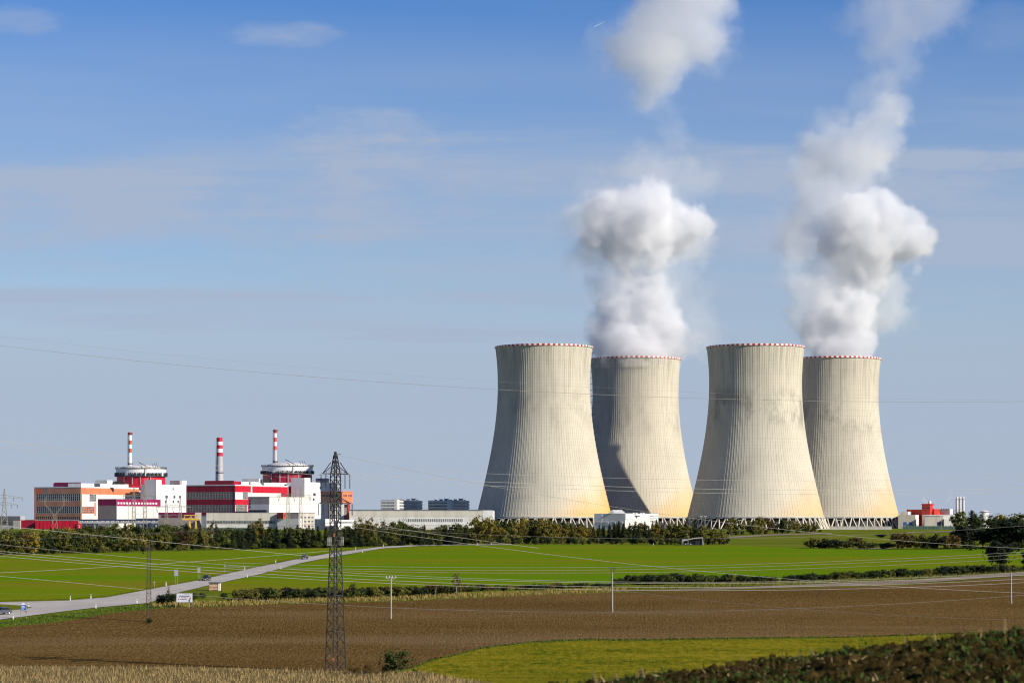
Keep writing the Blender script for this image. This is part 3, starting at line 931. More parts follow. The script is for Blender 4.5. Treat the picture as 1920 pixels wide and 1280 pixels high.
w_.windows('R', (533.4,), 964, 967.5, 1.8, M['dark'], M['brick'])
w_ = Block(b.root, 560, 2005, 20); w_.wall('annexe', M['offwhite'], 519.5, None, 972.2, minr=10)
b.top('roof', M['roof'], 534, 590, 961.2, 0.3, 0.4)
b = bld(610, 1995, 'plain white workshop wall at the foot of the tank-like orange tower', 'workshop', rot=34)
b.wall('wall', M['offwhite'], 590, 634, 972.4, minr=16)
b.strip('door', M['dark'], 'R', 602.4, 604.6, 979, 985, 0.2)
b.strip('door', M['dark'], 'R', 606, 607.6, 979.5, 997, 0.2)
b2 = Block(b.root, 634, 1990, 30); b2.wall('porch', M['white'], 628, 660, 975.6)
b2.strip('cornice', M['white'], 'R', 633, 661, 974, 977.6, 1.2)
b2.strip('cornice', M['grey'], 'R', 633, 660, 978.5, 979.5, 0.9)
b = bld(641, 2020, 'orange box-topped tower on pillars with a window strip, behind the lattice pylon', 'tower', 'service_tower', rot=36)
b.wall('head', M['tan'], 601.5, 661, 921.6, 943.2)  # left face wears the shade-toned orange, the right strip the lit one
b.strip('cladding_band', M['orange'], 'R', 641.2, 660.8, 922, 943, 0.2)
b.strip('cornice', M['orange'], 'L', 601.3, 641, 920.6, 922.2, 0.6)
b.strip('cornice', M['orange'], 'R', 641, 661.2, 920.6, 922.2, 0.6)
b.glazing('glazing', 'L', 603, 639.5, 926.6, 930.6, 14, 1, M['glass'], M['tan'])
b.glazing('glazing', 'R', 643, 650, 926.6, 930.6, 3, 1, M['glass'], M['orange'], 0.3)
b.glazing('glazing', 'R', 652, 659.5, 926.6, 930.6, 3, 1, M['glass'], M['orange'], 0.3)
mb = MB()
for q, e in ((612, 2032), (621, 2026), (632, 2024), (641, 2023)):
    x = (q - 960) * e / F; mb.box(x - 1.6, x + 1.6, e, e + 5, -0.3, b.z(943.2))
mb.build('pillar_wall', M['offwhite'], b.root)
mb = MB(); x = (653.5 - 960) * 2028 / F; mb.box(x - 1.0, x + 1.0, 2028, 2031, -0.3, b.z(943.2)); mb.build('pillar', M['brick'], b.root)
mb = MB()
for q in (616.5, 627, 646):
    x = (q - 960) * 2036 / F; mb.box(x - 2.4, x + 2.4, 2034, 2038, -0.3, b.z(945)); 
mb.build('recess_wall', M['taupe'], b.root)
b = bld(924, 2005, 'long beige hall with a white window row, left of the front towers', 'hall', rot=3)
b.wall('wall', M['offwhite'], 655, None, 957, minr=24)
b.strip('cladding_band', M['cream2'], 'L', 655, 904.8, 957.4, 968, 0.2)
b.glazing('glazing', 'L', 764, 868, 971.6, 978.6, 30, 1, M['glassgrey'], M['white'], 0.15, 0.5)
b.strip('cladding_band', M['white'], 'L', 740, 904.8, 979, 983, 0.25)
b.strip('gable', M['white'], 'L', 905.2, 924, 956.4, 975, 0.3)
b.top('roof', M['roof'], 655, None, 957, 0.2, 0.9)
for k_, (uc, ul, ur, v0, lab, gl) in enumerate(((744, 714, 791, 937.2, 'left of two office blocks on the skyline, blue glass between pale floor bands', M['glasssky']),
                                            (843.5, 803, 879, 937.4, 'right of two office blocks on the skyline, with a white corner tower', M['glasspale']))):
    b = bld(uc, 2330, lab, 'office block', 'office_building', 'office blocks behind the beige hall', 17)
    b.wall('wall', gl, ul, ur, v0)
    for j in range(4):
        v_ = v0 + 1.0 + j * 5.6
        for sd, q in (('L', ul), ('R', ur)):
            b.strip('floor_band', M['offwhite'] if sd == 'R' else M['white'], sd, uc, q, v_, v_ + 2.7, 0.9)
    for j in range(3):
        b.glazing('glazing', 'L', ul + 1, uc - 1, v0 + 3.3 + j * 5.6, v0 + 6.4 + j * 5.6, 11, 1, gl, M['white'] if not k_ else M['beige'], 0.2, 0.5)
        b.glazing('glazing', 'R', uc + 1, ur - 1, v0 + 3.3 + j * 5.6, v0 + 6.4 + j * 5.6, 14, 1, gl, M['grey'], 0.2, 0.3)
    w_ = Block(b.root, uc + 1, 2329, 17); w_.wall('stair_tower', M['white'], uc - 5, uc + 5, v0 - 1.4)
    mb = MB()
    for i in range(7):
        x = (ul + 12 + i * 9 - 960) * 2345 / F
        mb.box(x, x + 2 + (i % 3), 2345, 2349, b.z(v0), b.z(v0 - 1.4 - (i * 7 % 3)))
        mb.tube((x, 2347, b.z(v0)), (x, 2347, b.z(v0 - 4 - (i * 5 % 4))), 0.12)
    mb.build('roof_plant', M['grey'], b.root)
# left edge
b = bld(38, 2120, 'dark grey shed with a pale gable at the far left edge', 'shed', rot=14)
b.wall('wall', M['grey'], -40, 47, 967)
b.strip('cladding_band', M['roof'], 'L', -40, 37.6, 967.4, 975, 0.3)
b.glazing('glazing', 'L', -40, 37, 977, 983, 20, 1, M['glassgrey'], M['steel'])
b = bld(147, 2095, 'long bright red shed in front of the orange turbine hall', 'shed', rot=4)
b.wall('wall', M['red'], 66, None, 975.6, minr=12)
b.top('roof', M['grey'], 66, None, 975.6, 0.3, 0.4)
mb = MB()
for i in range(12):
    s_ = b.s_of('L', 68 + i * 7); b.slab(mb, 'L', s_ - 0.25, s_ + 0.25, 0, b.z(976), 0.15)
mb.build('cladding_rib', M['crimson'], b.root)
b = bld(66, 2105, 'dull crimson shed beside the bright red one, pale gable at its left', 'shed', rot=4)
b.wall('wall', M['crimson'], 38, None, 974.6, minr=12)
b2 = Block(b.root, 38, 2104, 10); b2.wall('gable', M['concrete'], 25, None, 975.4, minr=8)
# pipe rack
t = thing('pipe_bridge', ((245 - 960) * 2060 / F, 2060, 0), 'long pipe bridge of blue lagged pipes crossing in front of the pale hall', 'pipe bridge')
k = 2060 / F; x0, x1 = (148 - 960) * k, (350 - 960) * k
mb = MB(); mb.box(x0, x1, 2060, 2064, zv(980.6, 2060), zv(978.2, 2060)); mb.build('deck', M['grey'], t)
mb = MB()
for j, (v_, r_) in enumerate(((976.6, 0.75), (974.3, 0.55))): mb.tube((x0, 2061 + j, zv(v_, 2060)), (x1, 2061 + j, zv(v_, 2060)), r_, None, 10)
mb.build('pipe', M['navy'], t)
mb = MB()
for i in range(64):
    x = x0 + (x1 - x0) * i / 63; mb.box(x - 0.5, x + 0.5, 2060 - 0.1, 2063.0, zv(978.0, 2060), zv(976.9 - (i % 3) * 0.4, 2060))
mb.build('pipe_saddle', M['white'], t)
mb = MB()
for i in range(15):
    x = x0 + (x1 - x0) * i / 14; mb.box(x - 0.4, x + 0.4, 2061, 2063, -0.3, zv(980.6, 2060))
mb.build('trestle', M['concrete'], t)
# yellow gantry crane
t = thing('gantry_crane', ((358 - 960) * 2012 / F, 2012, 0), 'yellow gantry crane standing in front of the beige hall', 'gantry crane')
k = 2012 / F; X = lambda u: (u - 960) * k
mb = MB(); mb.box(X(342), X(374), 2012, 2014, zv(974.5, 2012), zv(971.4, 2012)); mb.box(X(345), X(371), 2012.3, 2013.7, zv(966.4, 2012), zv(965, 2012)); mb.build('girder', M['yellow'], t)
for u in (344.5, 355, 360, 371):
    mb = MB(); mb.tube((X(u), 2013, zv(971.4, 2012)), (X(u + (3 if u < 358 else -3)), 2013, zv(965.5, 2012)), 0.4); mb.build('brace', M['yellow'], t)
for u in (355.5, 367):
    mb = MB(); mb.tube((X(u - 1), 2013, -0.3), (X(u), 2013, zv(974, 2012)), 0.65); mb.tube((X(u + 2), 2013, -0.3), (X(u), 2013, zv(974, 2012)), 0.5); mb.build('leg', M['yellow'], t)
# white pump house between the two left towers
b = bld(1172, 1985, 'white pump house with tall windows in front of the left pair of towers', 'pump house', 'pump_house', rot=27)
b.wall('wall', M['offwhite'], 1114.5, 1233, 962.2, minr=12)
b.strip('cladding_band', M['white'], 'L', 1114.4, 1129, 962, 999, 0.2)
b.strip('cladding_band', M['white'], 'R', 1172.2, 1187, 962, 973, 0.5)
b.strip('cladding_band', M['white'], 'R', 1187, 1218, 962.6, 974.8, 0.3)
b.strip('cladding_band', M['white'], 'R', 1224, 1233, 963.4, 978, 0.6)
b.strip('window', M['dark'], 'R', 1189, 1199, 966.6, 968.4, 0.4)
for v_ in (966.2, 970.6, 975): b.strip('window', M['grey'], 'R', 1218.4, 1233, v_, v_ + 1.2, 0.75)
for u_ in (1122.5, 1135.5, 1149.5, 1163):
    b.glazing('window', 'L', u_ - 4.4, u_ + 4.4, 978, 983.4, 4, 1, M['dark'], M['white'], 0.25, 0.35)
r0 = Block(b.root, 1158, 1995, 27)
mb = MB(); z0, z1 = zv(962, 1985), zv(955.4, 1985); k = 1990 / F
xa, xb = (1142 - 960) * k, (1176 - 960) * k
mb.add([(xa, 1990, z0), (xa + 4.5, 1990, z0), (xa + 2.6, 1990.5, z1), (xb - 1, 1995, z0), (xb - 4, 1995.5, z1), (xa, 2004, z0), (xb, 2006, z0), (xa + 2.6, 2001, z1), (xb - 4, 2003, z1)],
       [(0, 1, 2), (1, 3, 4, 2), (2, 4, 8, 7), (0, 2, 7, 5), (3, 6, 8, 4), (5, 7, 8, 6)])
mb.build('roof', M['grey'], b.root)
mb = MB()
for u_ in (1188, 1193, 1202, 1207):
    x = (u_ - 960) * k; mb.box(x, x + 1.6, 2000, 2002, zv(962.4, 1985), zv(960.4, 1985))
mb.build('roof_vent', M['white'], b.root)

# --- right: boiler house
b = bld(1752, 2260, 'rust red boiler house with a square upper storey, right of the last tower', 'boiler house', 'boiler_house', rot=30)
b.wall('wall', M['brick'], 1728, 1788, 958.5, minr=20)
for ul, ur, v0, Y_, nm in ((1700, 1733, 954.6, 2268, 'west_wing'), (1733, 1752, 953.6, 2262, 'upper_wing')):
    w_ = Block(b.root, ur, Y_, 30); w_.wall('wing', M['brick'], ul, None, v0, minr=14)
w_ = Block(b.root, 1744, 2258, 30); w_.wall('upper_storey', M['brick'], 1728.5, 1750, 944.6)
w_.strip('cornice', M['red'], 'L', 1728, 1744, 944, 946, 0.5); w_.strip('cornice', M['red'], 'R', 1744, 1750.4, 944, 946, 0.5)
w_.strip('window', M['dark'], 'L', 1729.5, 1732.5, 950.6, 953, 0.3); w_.strip('window', M['dark'], 'L', 1737, 1743, 950.6, 953, 0.3)
mb = MB(); x = (1743 - 960) * 2262 / F; mb.lathe((x, 2262, 0), [(1.5, zv(945, 2260)), (1.5, zv(938.4, 2260))], 16); mb.build('roof_vent', M['offwhite'], b.root)
w_ = Block(b.root, 1781, 2272, 30); w_.wall('white_roof_house', M['white'], 1754, None, 954, minr=8)
w_.strip('louvre', M['offwhite'], 'L', 1755, 1780.8, 954.4, 959, 0.2)
mb = MB()
for i in range(5):
    x = (1765 + i * 3.2 - 960) * 2270 / F; mb.box(x, x + 0.7, 2270, 2271, zv(956, 2270), zv(953.2, 2270))
mb.build('vent_pipe', M['dark'], b.root)
w_ = Block(b.root, 1702.5, 2262, 30); w_.wall('white_cube', M['white'], 1689, None, 958.6, minr=10)
b = bld(1716, 2200, 'grey-white warehouse with two blue roller doors beside the last tower', 'warehouse', 'warehouse', rot=12)
b.wall('wall', M['beige'], 1684, 1733, 964.6, minr=16)
b.strip('cladding_band', M['white'], 'R', 1716.4, 1733, 964.6, 984, 0.2)
for u_ in (1697.5, 1708): b.strip('door', M['blue'], 'L', u_ - 2.8, u_ + 2.8, 978, 984, 0.25)
b = bld(1810, 2190, 'long cream low range in front of the red boiler house', 'building', rot=4)
b.wall('wall', M['offwhite'], 1733, None, 964.8, minr=16)
b.strip('cladding_band', M['beige'], 'L', 1733.4, 1768.5, 968, 990, 0.25)
b.strip('cornice', M['roof'], 'L', 1733.4, 1768.5, 966.6, 968, 0.4)
b.glazing('window', 'L', 1782, 1804, 970.8, 974, 8, 1, M['dark'], M['offwhite'])
b.strip('door', M['glassblue'], 'L', 1757, 1768, 978, 984, 0.4)
w_ = Block(b.root, 1834, 2186, 4); w_.wall('annexe', M['offwhite'], 1770, None, 972.4, minr=10)
w_.strip('window', M['dark'], 'L', 1810, 1812.5, 979, 981, 0.2)
for i, u_ in enumerate((1794.6, 1800.6, 1806.6)):
    Y_ = 2300; k = Y_ / F; x = (u_ - 960) * k
    r = thing('flue_stack', (x, Y_, 0), ('leftmost', 'middle', 'rightmost')[i] + ' of three slim silver flues behind the cream range', 'chimney', 'three silver flues')
    mb = MB(); mb.lathe((x, Y_, 0), [(0.95, -0.3), (0.95, zv(933, Y_))], 18); mb.build('flue', M['silver'], r)
    mb = MB(); mb.lathe((x, Y_, 0), [(0.8, zv(933, Y_)), (0.75, zv(931, Y_)), (0.5, zv(930.2, Y_))], 18); mb.build('cap', M['white'], r)
    mb = MB(); mb.lathe((x, Y_, 0), [(0.95, zv(935.4, Y_) - 0.2), (1.35, zv(935.4, Y_) - 0.2), (1.35, zv(935.4, Y_)), (0.95, zv(935.4, Y_))], 18)
    mb.tube((x - 1.25, Y_ - 0.3, 0), (x - 1.25, Y_ - 0.3, zv(935, Y_)), 0.22); mb.build('ladder', M['steel'], r)
r = thing('storage_tank', ((1845 - 960) * 2330 / F, 2330, 0), 'white domed storage tank among trees near the right edge', 'storage tank')
x = (1846 - 960) * 2330 / F; rr = 8.6 * 2330 / F
mb = MB(); mb.lathe((x, 2330, 0), [(rr, -0.3), (rr, zv(959, 2330))], 40); mb.build('tank_wall', M['white'], r)
mb = MB(); mb.lathe((x, 2330, 0), [(rr * 1.02, zv(959.2, 2330)), (rr * 0.6, zv(957, 2330)), (0.5, zv(956, 2330))], 40); mb.build('roof', M['offwhite'], r)
mb = MB(); mb.lathe((x, 2330, 0), [(rr * 1.0, zv(960, 2330)), (rr * 1.1, zv(960, 2330)), (rr * 1.1, zv(959.4, 2330)), (rr, zv(959.4, 2330))], 40); mb.build('walkway', M['steel'], r)
# fences and retaining wall
def fence(name, pts, h, mat, label, cat, step, postmat):
    r = thing(name, tuple(pts[0]), label, cat)
    mb = MB(); mp = MB()
    for a, c in zip(pts, pts[1:]):
        d_ = (c - a); n_ = Vector((-d_.y, d_.x, 0)).normalized() * 0.06
        p = [a - n_, c - n_, c + n_, a + n_]
        mb.hexa([(q.x, q.y, q.z - 0.2) for q in p] + [(q.x, q.y, q.z + h) for q in p])
        m_ = max(1, int(d_.length / step))
        for i in range(m_ + 1):
            q = a + d_ * (i / m_)
            mp.tube((q.x, q.y - 0.1, q.z - 0.2), (q.x, q.y - 0.1, q.z + h + 0.35), 0.09)
    mb.build('fence_panel', mat, r); mp.build('fence_post', postmat, r)
    return r


def row(us, v0, Y):
    return [Vector(((u - 960) * Y / F, Y, gz((u - 960) * Y / F, Y))) for u in us]


fence('mesh_fence', row((1692, 1750, 1800, 1842), 0, 2060), 2.7, M['green'], 'dark green mesh fence in front of the warehouse and cream range', 'fence', 5, M['grey'])
fence('perimeter_fence', row((380, 430, 490), 0, 1790), 2.6, M['green'], 'short run of green perimeter fence under the beige hall', 'fence', 5, M['grey'])
r = thing('retaining_wall', ((1625 - 960) * 2010 / F, 2010, 0), 'low pale concrete wall at the foot of the far right tower', 'wall')
k = 2010 / F
mb = MB(); mb.box((1556 - 960) * k, (1672 - 960) * k, 2010, 2010.6, -0.3, 2.4); mb.build('panel', M['concrete'], r)
mb = MB(); mb.box((1555.5 - 960) * k, (1672.5 - 960) * k, 2009.8, 2010.8, 2.4, 2.65); mb.build('coping', M['beige'], r)
mb = MB()
for u_ in (1568, 1571, 1577, 1581):
    x = (u_ - 960) * k; mb.tube((x, 2012, 0), (x, 2012, 8.0), 0.35)
mb.tube(((1567 - 960) * k, 2012, 7.8), ((1582 - 960) * k, 2012, 7.8), 0.4)
pr = thing('pipe_portal', ((1574 - 960) * k, 2012, 0), 'pale pipe portal frame before the legs of the last tower', 'pipework')
mb.build('pipe', M['concrete'], pr)
# ------------------------------------------------------------------ pylons, poles and wires
def lattice_mb(levels, c, rot, rl, rb, n_pan):
    """tapered four-legged lattice: levels = [(z, half width)]"""
    mb = MB(); ca, sa = math.cos(rot), math.sin(rot)
    zs_ = [l[0] for l in levels]; ws = [l[1] for l in levels]
    W = lambda z: float(np.interp(z, zs_, ws))
    def P(ix, iy, z):
        w_ = W(z); x, y = ix * w_, iy * w_
        return (c[0] + x * ca - y * sa, c[1] + x * sa + y * ca, c[2] + z)
    panels = [zs_[0]]
    z = zs_[0]; top = zs_[-1]
    while z < top - 0.3:
        z = min(top, z + max(n_pan * W(z) * 2, 0.8)); panels.append(z)
    cor = [(-1, -1), (1, -1), (1, 1), (-1, 1)]
    for i in range(4):
        for za, zb in zip(panels, panels[1:]): mb.tube(P(*cor[i], za), P(*cor[i], zb), rl, None, 4)
    for k, (za, zb) in enumerate(zip(panels, panels[1:])):
        for i in range(4):
            a, b_ = cor[i], cor[(i + 1) % 4]
            zm = (za + zb) / 2
            mb.tube(P(*a, za), P(*b_, zb), rb, None, 3); mb.tube(P(*b_, za), P(*a, zb), rb, None, 3)
            if k % 3 == 0: mb.tube(P(*a, za), P(*b_, za), rb, None, 3)
    return mb, P, W


# main pylon
PY = 415.0
c0 = hit(629, 1258)
t = thing('lattice_pylon', tuple(c0), 'tall dark lattice pylon in front, rising from the dry grass', 'pylon')
k = c0.y / F
zt = zv(850, c0.y) - c0.z
hz = lambda v: zv(v, c0.y) - c0.z
mb, P_, W_ = lattice_mb([(-0.3, 19.0 * k / 1.36), (hz(1030), 10.2 * k / 1.36), (hz(890), 9.4 * k / 1.36), (hz(851), 2.6 * k / 1.36)], c0, R(38), 0.125, 0.055, 1.0)
mb.build('lattice_body', M['steel'], t)
mb = MB(); mb.tube((c0.x, c0.y, c0.z + zt - 0.4), (c0.x, c0.y, c0.z + zt + 0.35), 0.28, 0.2, 6)
mb.tube((c0.x - 0.3, c0.y, c0.z + zt), (c0.x + 0.9, c0.y, c0.z + zt - 0.1), 0.05); mb.build('earth_wire_cap', M['steel'], t)
ad = Vector((math.cos(R(58)), math.sin(R(58)), 0)); an = Vector((-ad.y, ad.x, 0))
tips = {}
for nm, v_, half, drop in (('up', 888, 3.6, 2.2), ('low', 943, 4.3, 0.0)):
    mb = MB(); z = c0.z + hz(v_)
    for sg in (-1, 1):
        tip = Vector((c0.x, c0.y, z)) + ad * (half * sg)
        for e in (-1, 1):
            root_ = Vector((c0.x, c0.y, z)) + an * (0.62 * e) + ad * (0.5 * sg)
            mb.tube(root_, tip + an * 0.15 * e, 0.11, 0.09, 4)
            mb.tube(Vector((c0.x, c0.y, z + (1.9 if nm == 'up' else 1.0))) + an * (0.6 * e) + ad * (0.5 * sg), tip, 0.075, None, 4)
        for q in (0.3, 0.5, 0.7, 0.88):
            a_ = Vector((c0.x, c0.y, z)) + ad * (half * sg * q)
            mb.tube(a_ + an * (0.62 * (1 - q) + 0.1), a_ - an * (0.62 * (1 - q) + 0.1), 0.06)
            mb.tube(a_, a_ + Vector((0, 0, (1.9 if nm == 'up' else 1.0) * (1 - q))), 0.05)
        tips[nm, sg] = tip
    mb.build('crossarm', M['steel'], t)
for (nm, sg), tip in tips.items():
    for e in (-0.45, 0.45):
        mb = MB(); a_ = tip + an * e * 1.1 - ad * (0.2 * sg)
        L_ = 2.3 if nm == 'up' else 1.9
        for i in range(16):
            z0 = a_.z - 0.15 - i * (L_ / 16)
            mb.tube((a_.x, a_.y, z0), (a_.x, a_.y, z0 - 0.05), 0.13, 0.13, 8); mb.tube((a_.x, a_.y, z0 - 0.05), (a_.x, a_.y, z0 - L_ / 16), 0.04, None, 5)
        mb.tube((a_.x, a_.y, a_.z), (a_.x, a_.y, a_.z - 0.2), 0.04)
        mb.build('insulator', M['insul'], t)
z = c0.z + hz(1006)
mb = MB()
for sg in (-1, 1):
    a_ = Vector((c0.x, c0.y, z)) + ad * (2.2 * sg)
    mb.tube(Vector((c0.x, c0.y, z)) + ad * 0.8 * sg, a_, 0.09); mb.tube(Vector((c0.x, c0.y, z + 0.9)) + ad * 0.7 * sg, a_, 0.06)
mb.build('cable_arm', M['steel'], t)
for sg in (-1, 1):
    for j in range(3):
        mb = MB(); a_ = Vector((c0.x, c0.y, z)) + ad * ((1.3 + 0.45 * j) * sg)
        for i in range(7): mb.tube((a_.x, a_.y, z - 0.1 - i * 0.2), (a_.x, a_.y, z - 0.2 - i * 0.2), 0.14, 0.08, 8)
        mb.build('cable_sealing_end', M['insulwhite'], t)
for v_ in (1006, 1238):
    mb = MB(); a_ = P_(-1, -1, hz(v_)); mb.box(a_[0] - 0.16, a_[0] + 0.16, a_[1] - 0.25, a_[1] - 0.2, a_[2], a_[2] + 0.6)
    mb.build('warning_plate', M['rust'], t)
for ix, iy in ((-1, -1), (1, -1), (1, 1), (-1, 1)):
    mb = MB(); a_ = P_(ix, iy, 0); mb.box(a_[0] - 0.35, a_[0] + 0.35, a_[1] - 0.35, a_[1] + 0.35, a_[2] - 0.5, a_[2] + 0.05); mb.build('footing', M['taupe'], t)

# slim lattice mast by the road
c1 = hit(279, 1165); k1 = c1.y / F
t = thing('lattice_mast', tuple(c1), 'slim rusty lattice mast standing between the road and the billboard', 'power pole')
h1 = zv(1030, c1.y) - c1.z
mb, P1, _ = lattice_mb([(-0.3, 4.6 * k1), (h1, 2.7 * k1)], c1, R(8), 0.085, 0.035, 1.1); mb.build('lattice_body', M['rusty'], t)
h2 = zv(1019, c1.y) - c1.z
mb = MB()
mb.tube((c1.x, c1.y, c1.z + h1 - 0.2), (c1.x, c1.y, c1.z + h2), 0.22, 0.16, 6)
for zz, hw in ((h1, 0.9), (h2 - 0.2, 1.0)):
    mb.tube((c1.x - hw, c1.y, c1.z + zz), (c1.x + hw, c1.y, c1.z + zz), 0.09)
    for sx in (-0.95, -0.5, 0.5, 0.95): mb.tube((c1.x + hw * sx, c1.y, c1.z + zz), (c1.x + hw * sx, c1.y, c1.z + zz + 0.5), 0.1, 0.06, 6)
mb.build('crossarm', M['rusty'], t)


def pole(u, v0, v1, label, kind):
    c = hit(u, v0); h = zv(v1, c.y) - c.z
    t = thing('utility_pole', tuple(c), label, 'power pole', 'poles of the field power line')
    mb = MB(); mb.tube((c.x, c.y, c.z - 0.3), (c.x, c.y, c.z + h - (1.1 if kind else 0.3)), 0.21, 0.15, 10); mb.build('pole', M['polewood'], t)
    mb = MB(); T = Vector((c.x, c.y, c.z + h))
    if kind == 0:
        mb.tube(T + Vector((-1.15, 0, -0.6)), T + Vector((1.15, 0, -0.6)), 0.075); mb.tube(T + Vector((0, 0, -0.9)), T, 0.07)
        mb.tube(T + Vector((-0.9, 0, -0.62)), T + Vector((0, 0, -1.3)), 0.045); mb.tube(T + Vector((0.9, 0, -0.62)), T + Vector((0, 0, -1.3)), 0.045)
        ins = [(-1.05, -0.55), (1.05, -0.55), (0.35, -0.55), (-0.35, -0.55)]
    elif kind == 1:
        mb.tube(T + Vector((0, 0, -1.3)), T + Vector((-0.55, 0, -0.35)), 0.08); mb.tube(T + Vector((0, 0, -1.3)), T + Vector((0.55, 0, -0.35)), 0.08)
        mb.tube(T + Vector((-0.62, 0, -0.35)), T + Vector((0.62, 0, -0.35)), 0.075)
        ins = [(-0.6, -0.35), (0, -0.35), (0.6, -0.35)]
    else:
        mb.tube(T + Vector((-0.7, 0.2, -0.3)), T + Vector((0.7, -0.2, -0.3)), 0.07); ins = [(-0.62, -0.3), (0.62, -0.3)]
    mb.build('crossarm', M['polewood'] if kind == 0 else M['steel'], t)
    for x, z in ins:
        mb = MB(); mb.tube(T + Vector((x, 0, z)), T + Vector((x, 0, z + 0.42)), 0.10, 0.06, 6); mb.build('insulator', M['insul'] if kind else M['insulwhite'], t)


pole(733, 1160, 1078, 'pale concrete pole with a flat crossarm, right of the tall lattice pylon', 0)
pole(1148, 1147, 1063, 'thin pale pole with a fork-shaped top, standing in the middle of the ploughed soil', 1)
pole(1896, 1131, 1064, 'bare pale pole at the right edge of the ploughed soil', 2)


# pylons inside the works, thin pale lattice against the facades
def portal(u, vb, va, half, Y, label, spread=10.5):
    k = Y / F; x = (u - 960) * k
    t = thing('portal_pylon', (x, Y, 0), label, 'pylon', 'pale lattice portal pylons in front of the halls')
    za = zv(va, Y)
    mb = MB()
    for sg in (-1, 1):
        xx = x + sg * spread * k
        m2_, _, _ = lattice_mb([(-0.3, 1.5), (za, 0.8), (za + 8, 0.15)], (xx, Y, 0), 0, 0.13, 0.07, 1.5)
        mb.add(m2_.v, m2_.f)
        mb.tube((xx, Y, za * 0.55), (x, Y, za * 0.42), 0.12); mb.tube((xx, Y, za * 0.55), (x, Y, za * 0.72), 0.12)
    mb.build('lattice_leg', M['steelpale'], t)
    mb = MB(); hw = half * k
    n_ = 14
    for i in range(n_):
        a = -hw + 2 * hw * i / n_; b_ = -hw + 2 * hw * (i + 1) / n_
        arch = lambda q: 1.7 * (1 - abs(q / hw)) + 0.25
        for e in (-0.6, 0.6):
            mb.tube((x + a, Y + e, za + 0.2), (x + b_, Y + e, za + 0.2), 0.14)
            mb.tube((x + a, Y + e, za + 0.2 + arch(a)), (x + b_, Y + e, za + 0.2 + arch(b_)), 0.14)
            mb.tube((x + a, Y + e, za + 0.2), (x + b_, Y + e, za + 0.2 + arch(b_)), 0.09)
    mb.build('crossarm', M['steelpale'], t)
    for q in (-0.92, 0, 0.92):
        for e in (-0.9, 0.9):
            mb = MB(); mb.tube((x + q * hw + e, Y, za + 0.3), (x + q * hw, Y, za - 4.2), 0.16); mb.build('insulator', M['insul'], t)


portal(261.5, 991, 930, 31, 1900, 'pale portal pylon with a broad crossarm in front of the magenta-banded hall')
portal(325, 990, 951, 33, 1930, 'lower portal pylon in front of the left white reactor wall', 13)
portal(552, 965, 929.5, 32, 1960, 'pale portal pylon in front of the white annexe of the crimson hall', 12)


def catface(u, vt, Y, label, mat):
    """pylon with two bowed arms carrying a beam"""
    k = Y / F; x = (u - 960) * k; zt = zv(vt, Y)
    t = thing('lattice_pylon', (x, Y, 0), label, 'pylon')
    mb, _, _ = lattice_mb([(-0.3, 2.6), (zt * 0.48, 0.9)], (x, Y, 0), 0.2, 0.15, 0.08, 1.3)
    mb.build('lattice_body', mat, t)
    mb = MB()
    for sg in (-1, 1):
        pp = [(0.8, 0.48), (3.4, 0.62), (6.6, 0.74), (6.9, 0.86), (5.6, 1.0)]
        for e in (0, 0.9):
            for (xa, fa), (xb, fb) in zip(pp, pp[1:]): mb.tube((x + sg * (xa + e), Y, zt * fa), (x + sg * (xb + e), Y, zt * fb), 0.12)
        for (xa, fa) in pp: mb.tube((x + sg * xa, Y, zt * fa), (x + sg * (xa + 0.9), Y, zt * (fa + 0.02)), 0.1)
    mb.build('lattice_arm', mat, t)
    mb = MB()
    for dz in (0, 1.2): mb.tube((x - 12, Y, zt * 0.86 + dz), (x + 12, Y, zt * 0.86 + dz), 0.13)
    for i in range(12): mb.tube((x - 12 + 2 * i, Y, zt * 0.86), (x - 11 + 2 * i, Y, zt * 0.86 + 1.2), 0.09)
    mb.build('crossarm', mat, t)


catface(102.5, 930, 1880, 'tall pale pylon with bowed arms before the orange-banded facade', M['steelpale'])


def donau(u, vt, Y, label, mat):
    k = Y / F; x = (u - 960) * k; zt = zv(vt, Y)
    t = thing('lattice_pylon', (x, Y, 0), label, 'pylon')
    mb, _, _ = lattice_mb([(-0.3, 2.8), (zt * 0.62, 1.0), (zt, 0.2)], (x, Y, 0), 0.25, 0.2, 0.11, 1.2)
    mb.build('lattice_body', mat, t)
    for fz, hw in ((0.62, 9.5), (0.78, 13.0)):
        mb = MB()
        for sg in (-1, 1):
            for e in (-0.8, 0.8):
                mb.tube((x, Y + e, zt * fz), (x + sg * hw, Y, zt * fz), 0.16); mb.tube((x, Y + e, zt * fz + 2), (x + sg * hw, Y, zt * fz), 0.13)
            for q in (0.25, 0.5, 0.75): mb.tube((x + sg * hw * q, Y, zt * fz), (x + sg * hw * q, Y, zt * fz + 2 * (1 - q)), 0.1)
        mb.build('crossarm', mat, t)
        for q in (-0.95, -0.5, 0.5, 0.95):
            mb = MB(); mb.tube((x + q * hw, Y, zt * fz), (x + q * hw, Y, zt * fz - 2.4), 0.18); mb.build('insulator', M['insul'], t)


donau(8, 915, 1700, 'lattice pylon with two crossarms at the left edge, against the sky', M['steelpale'])


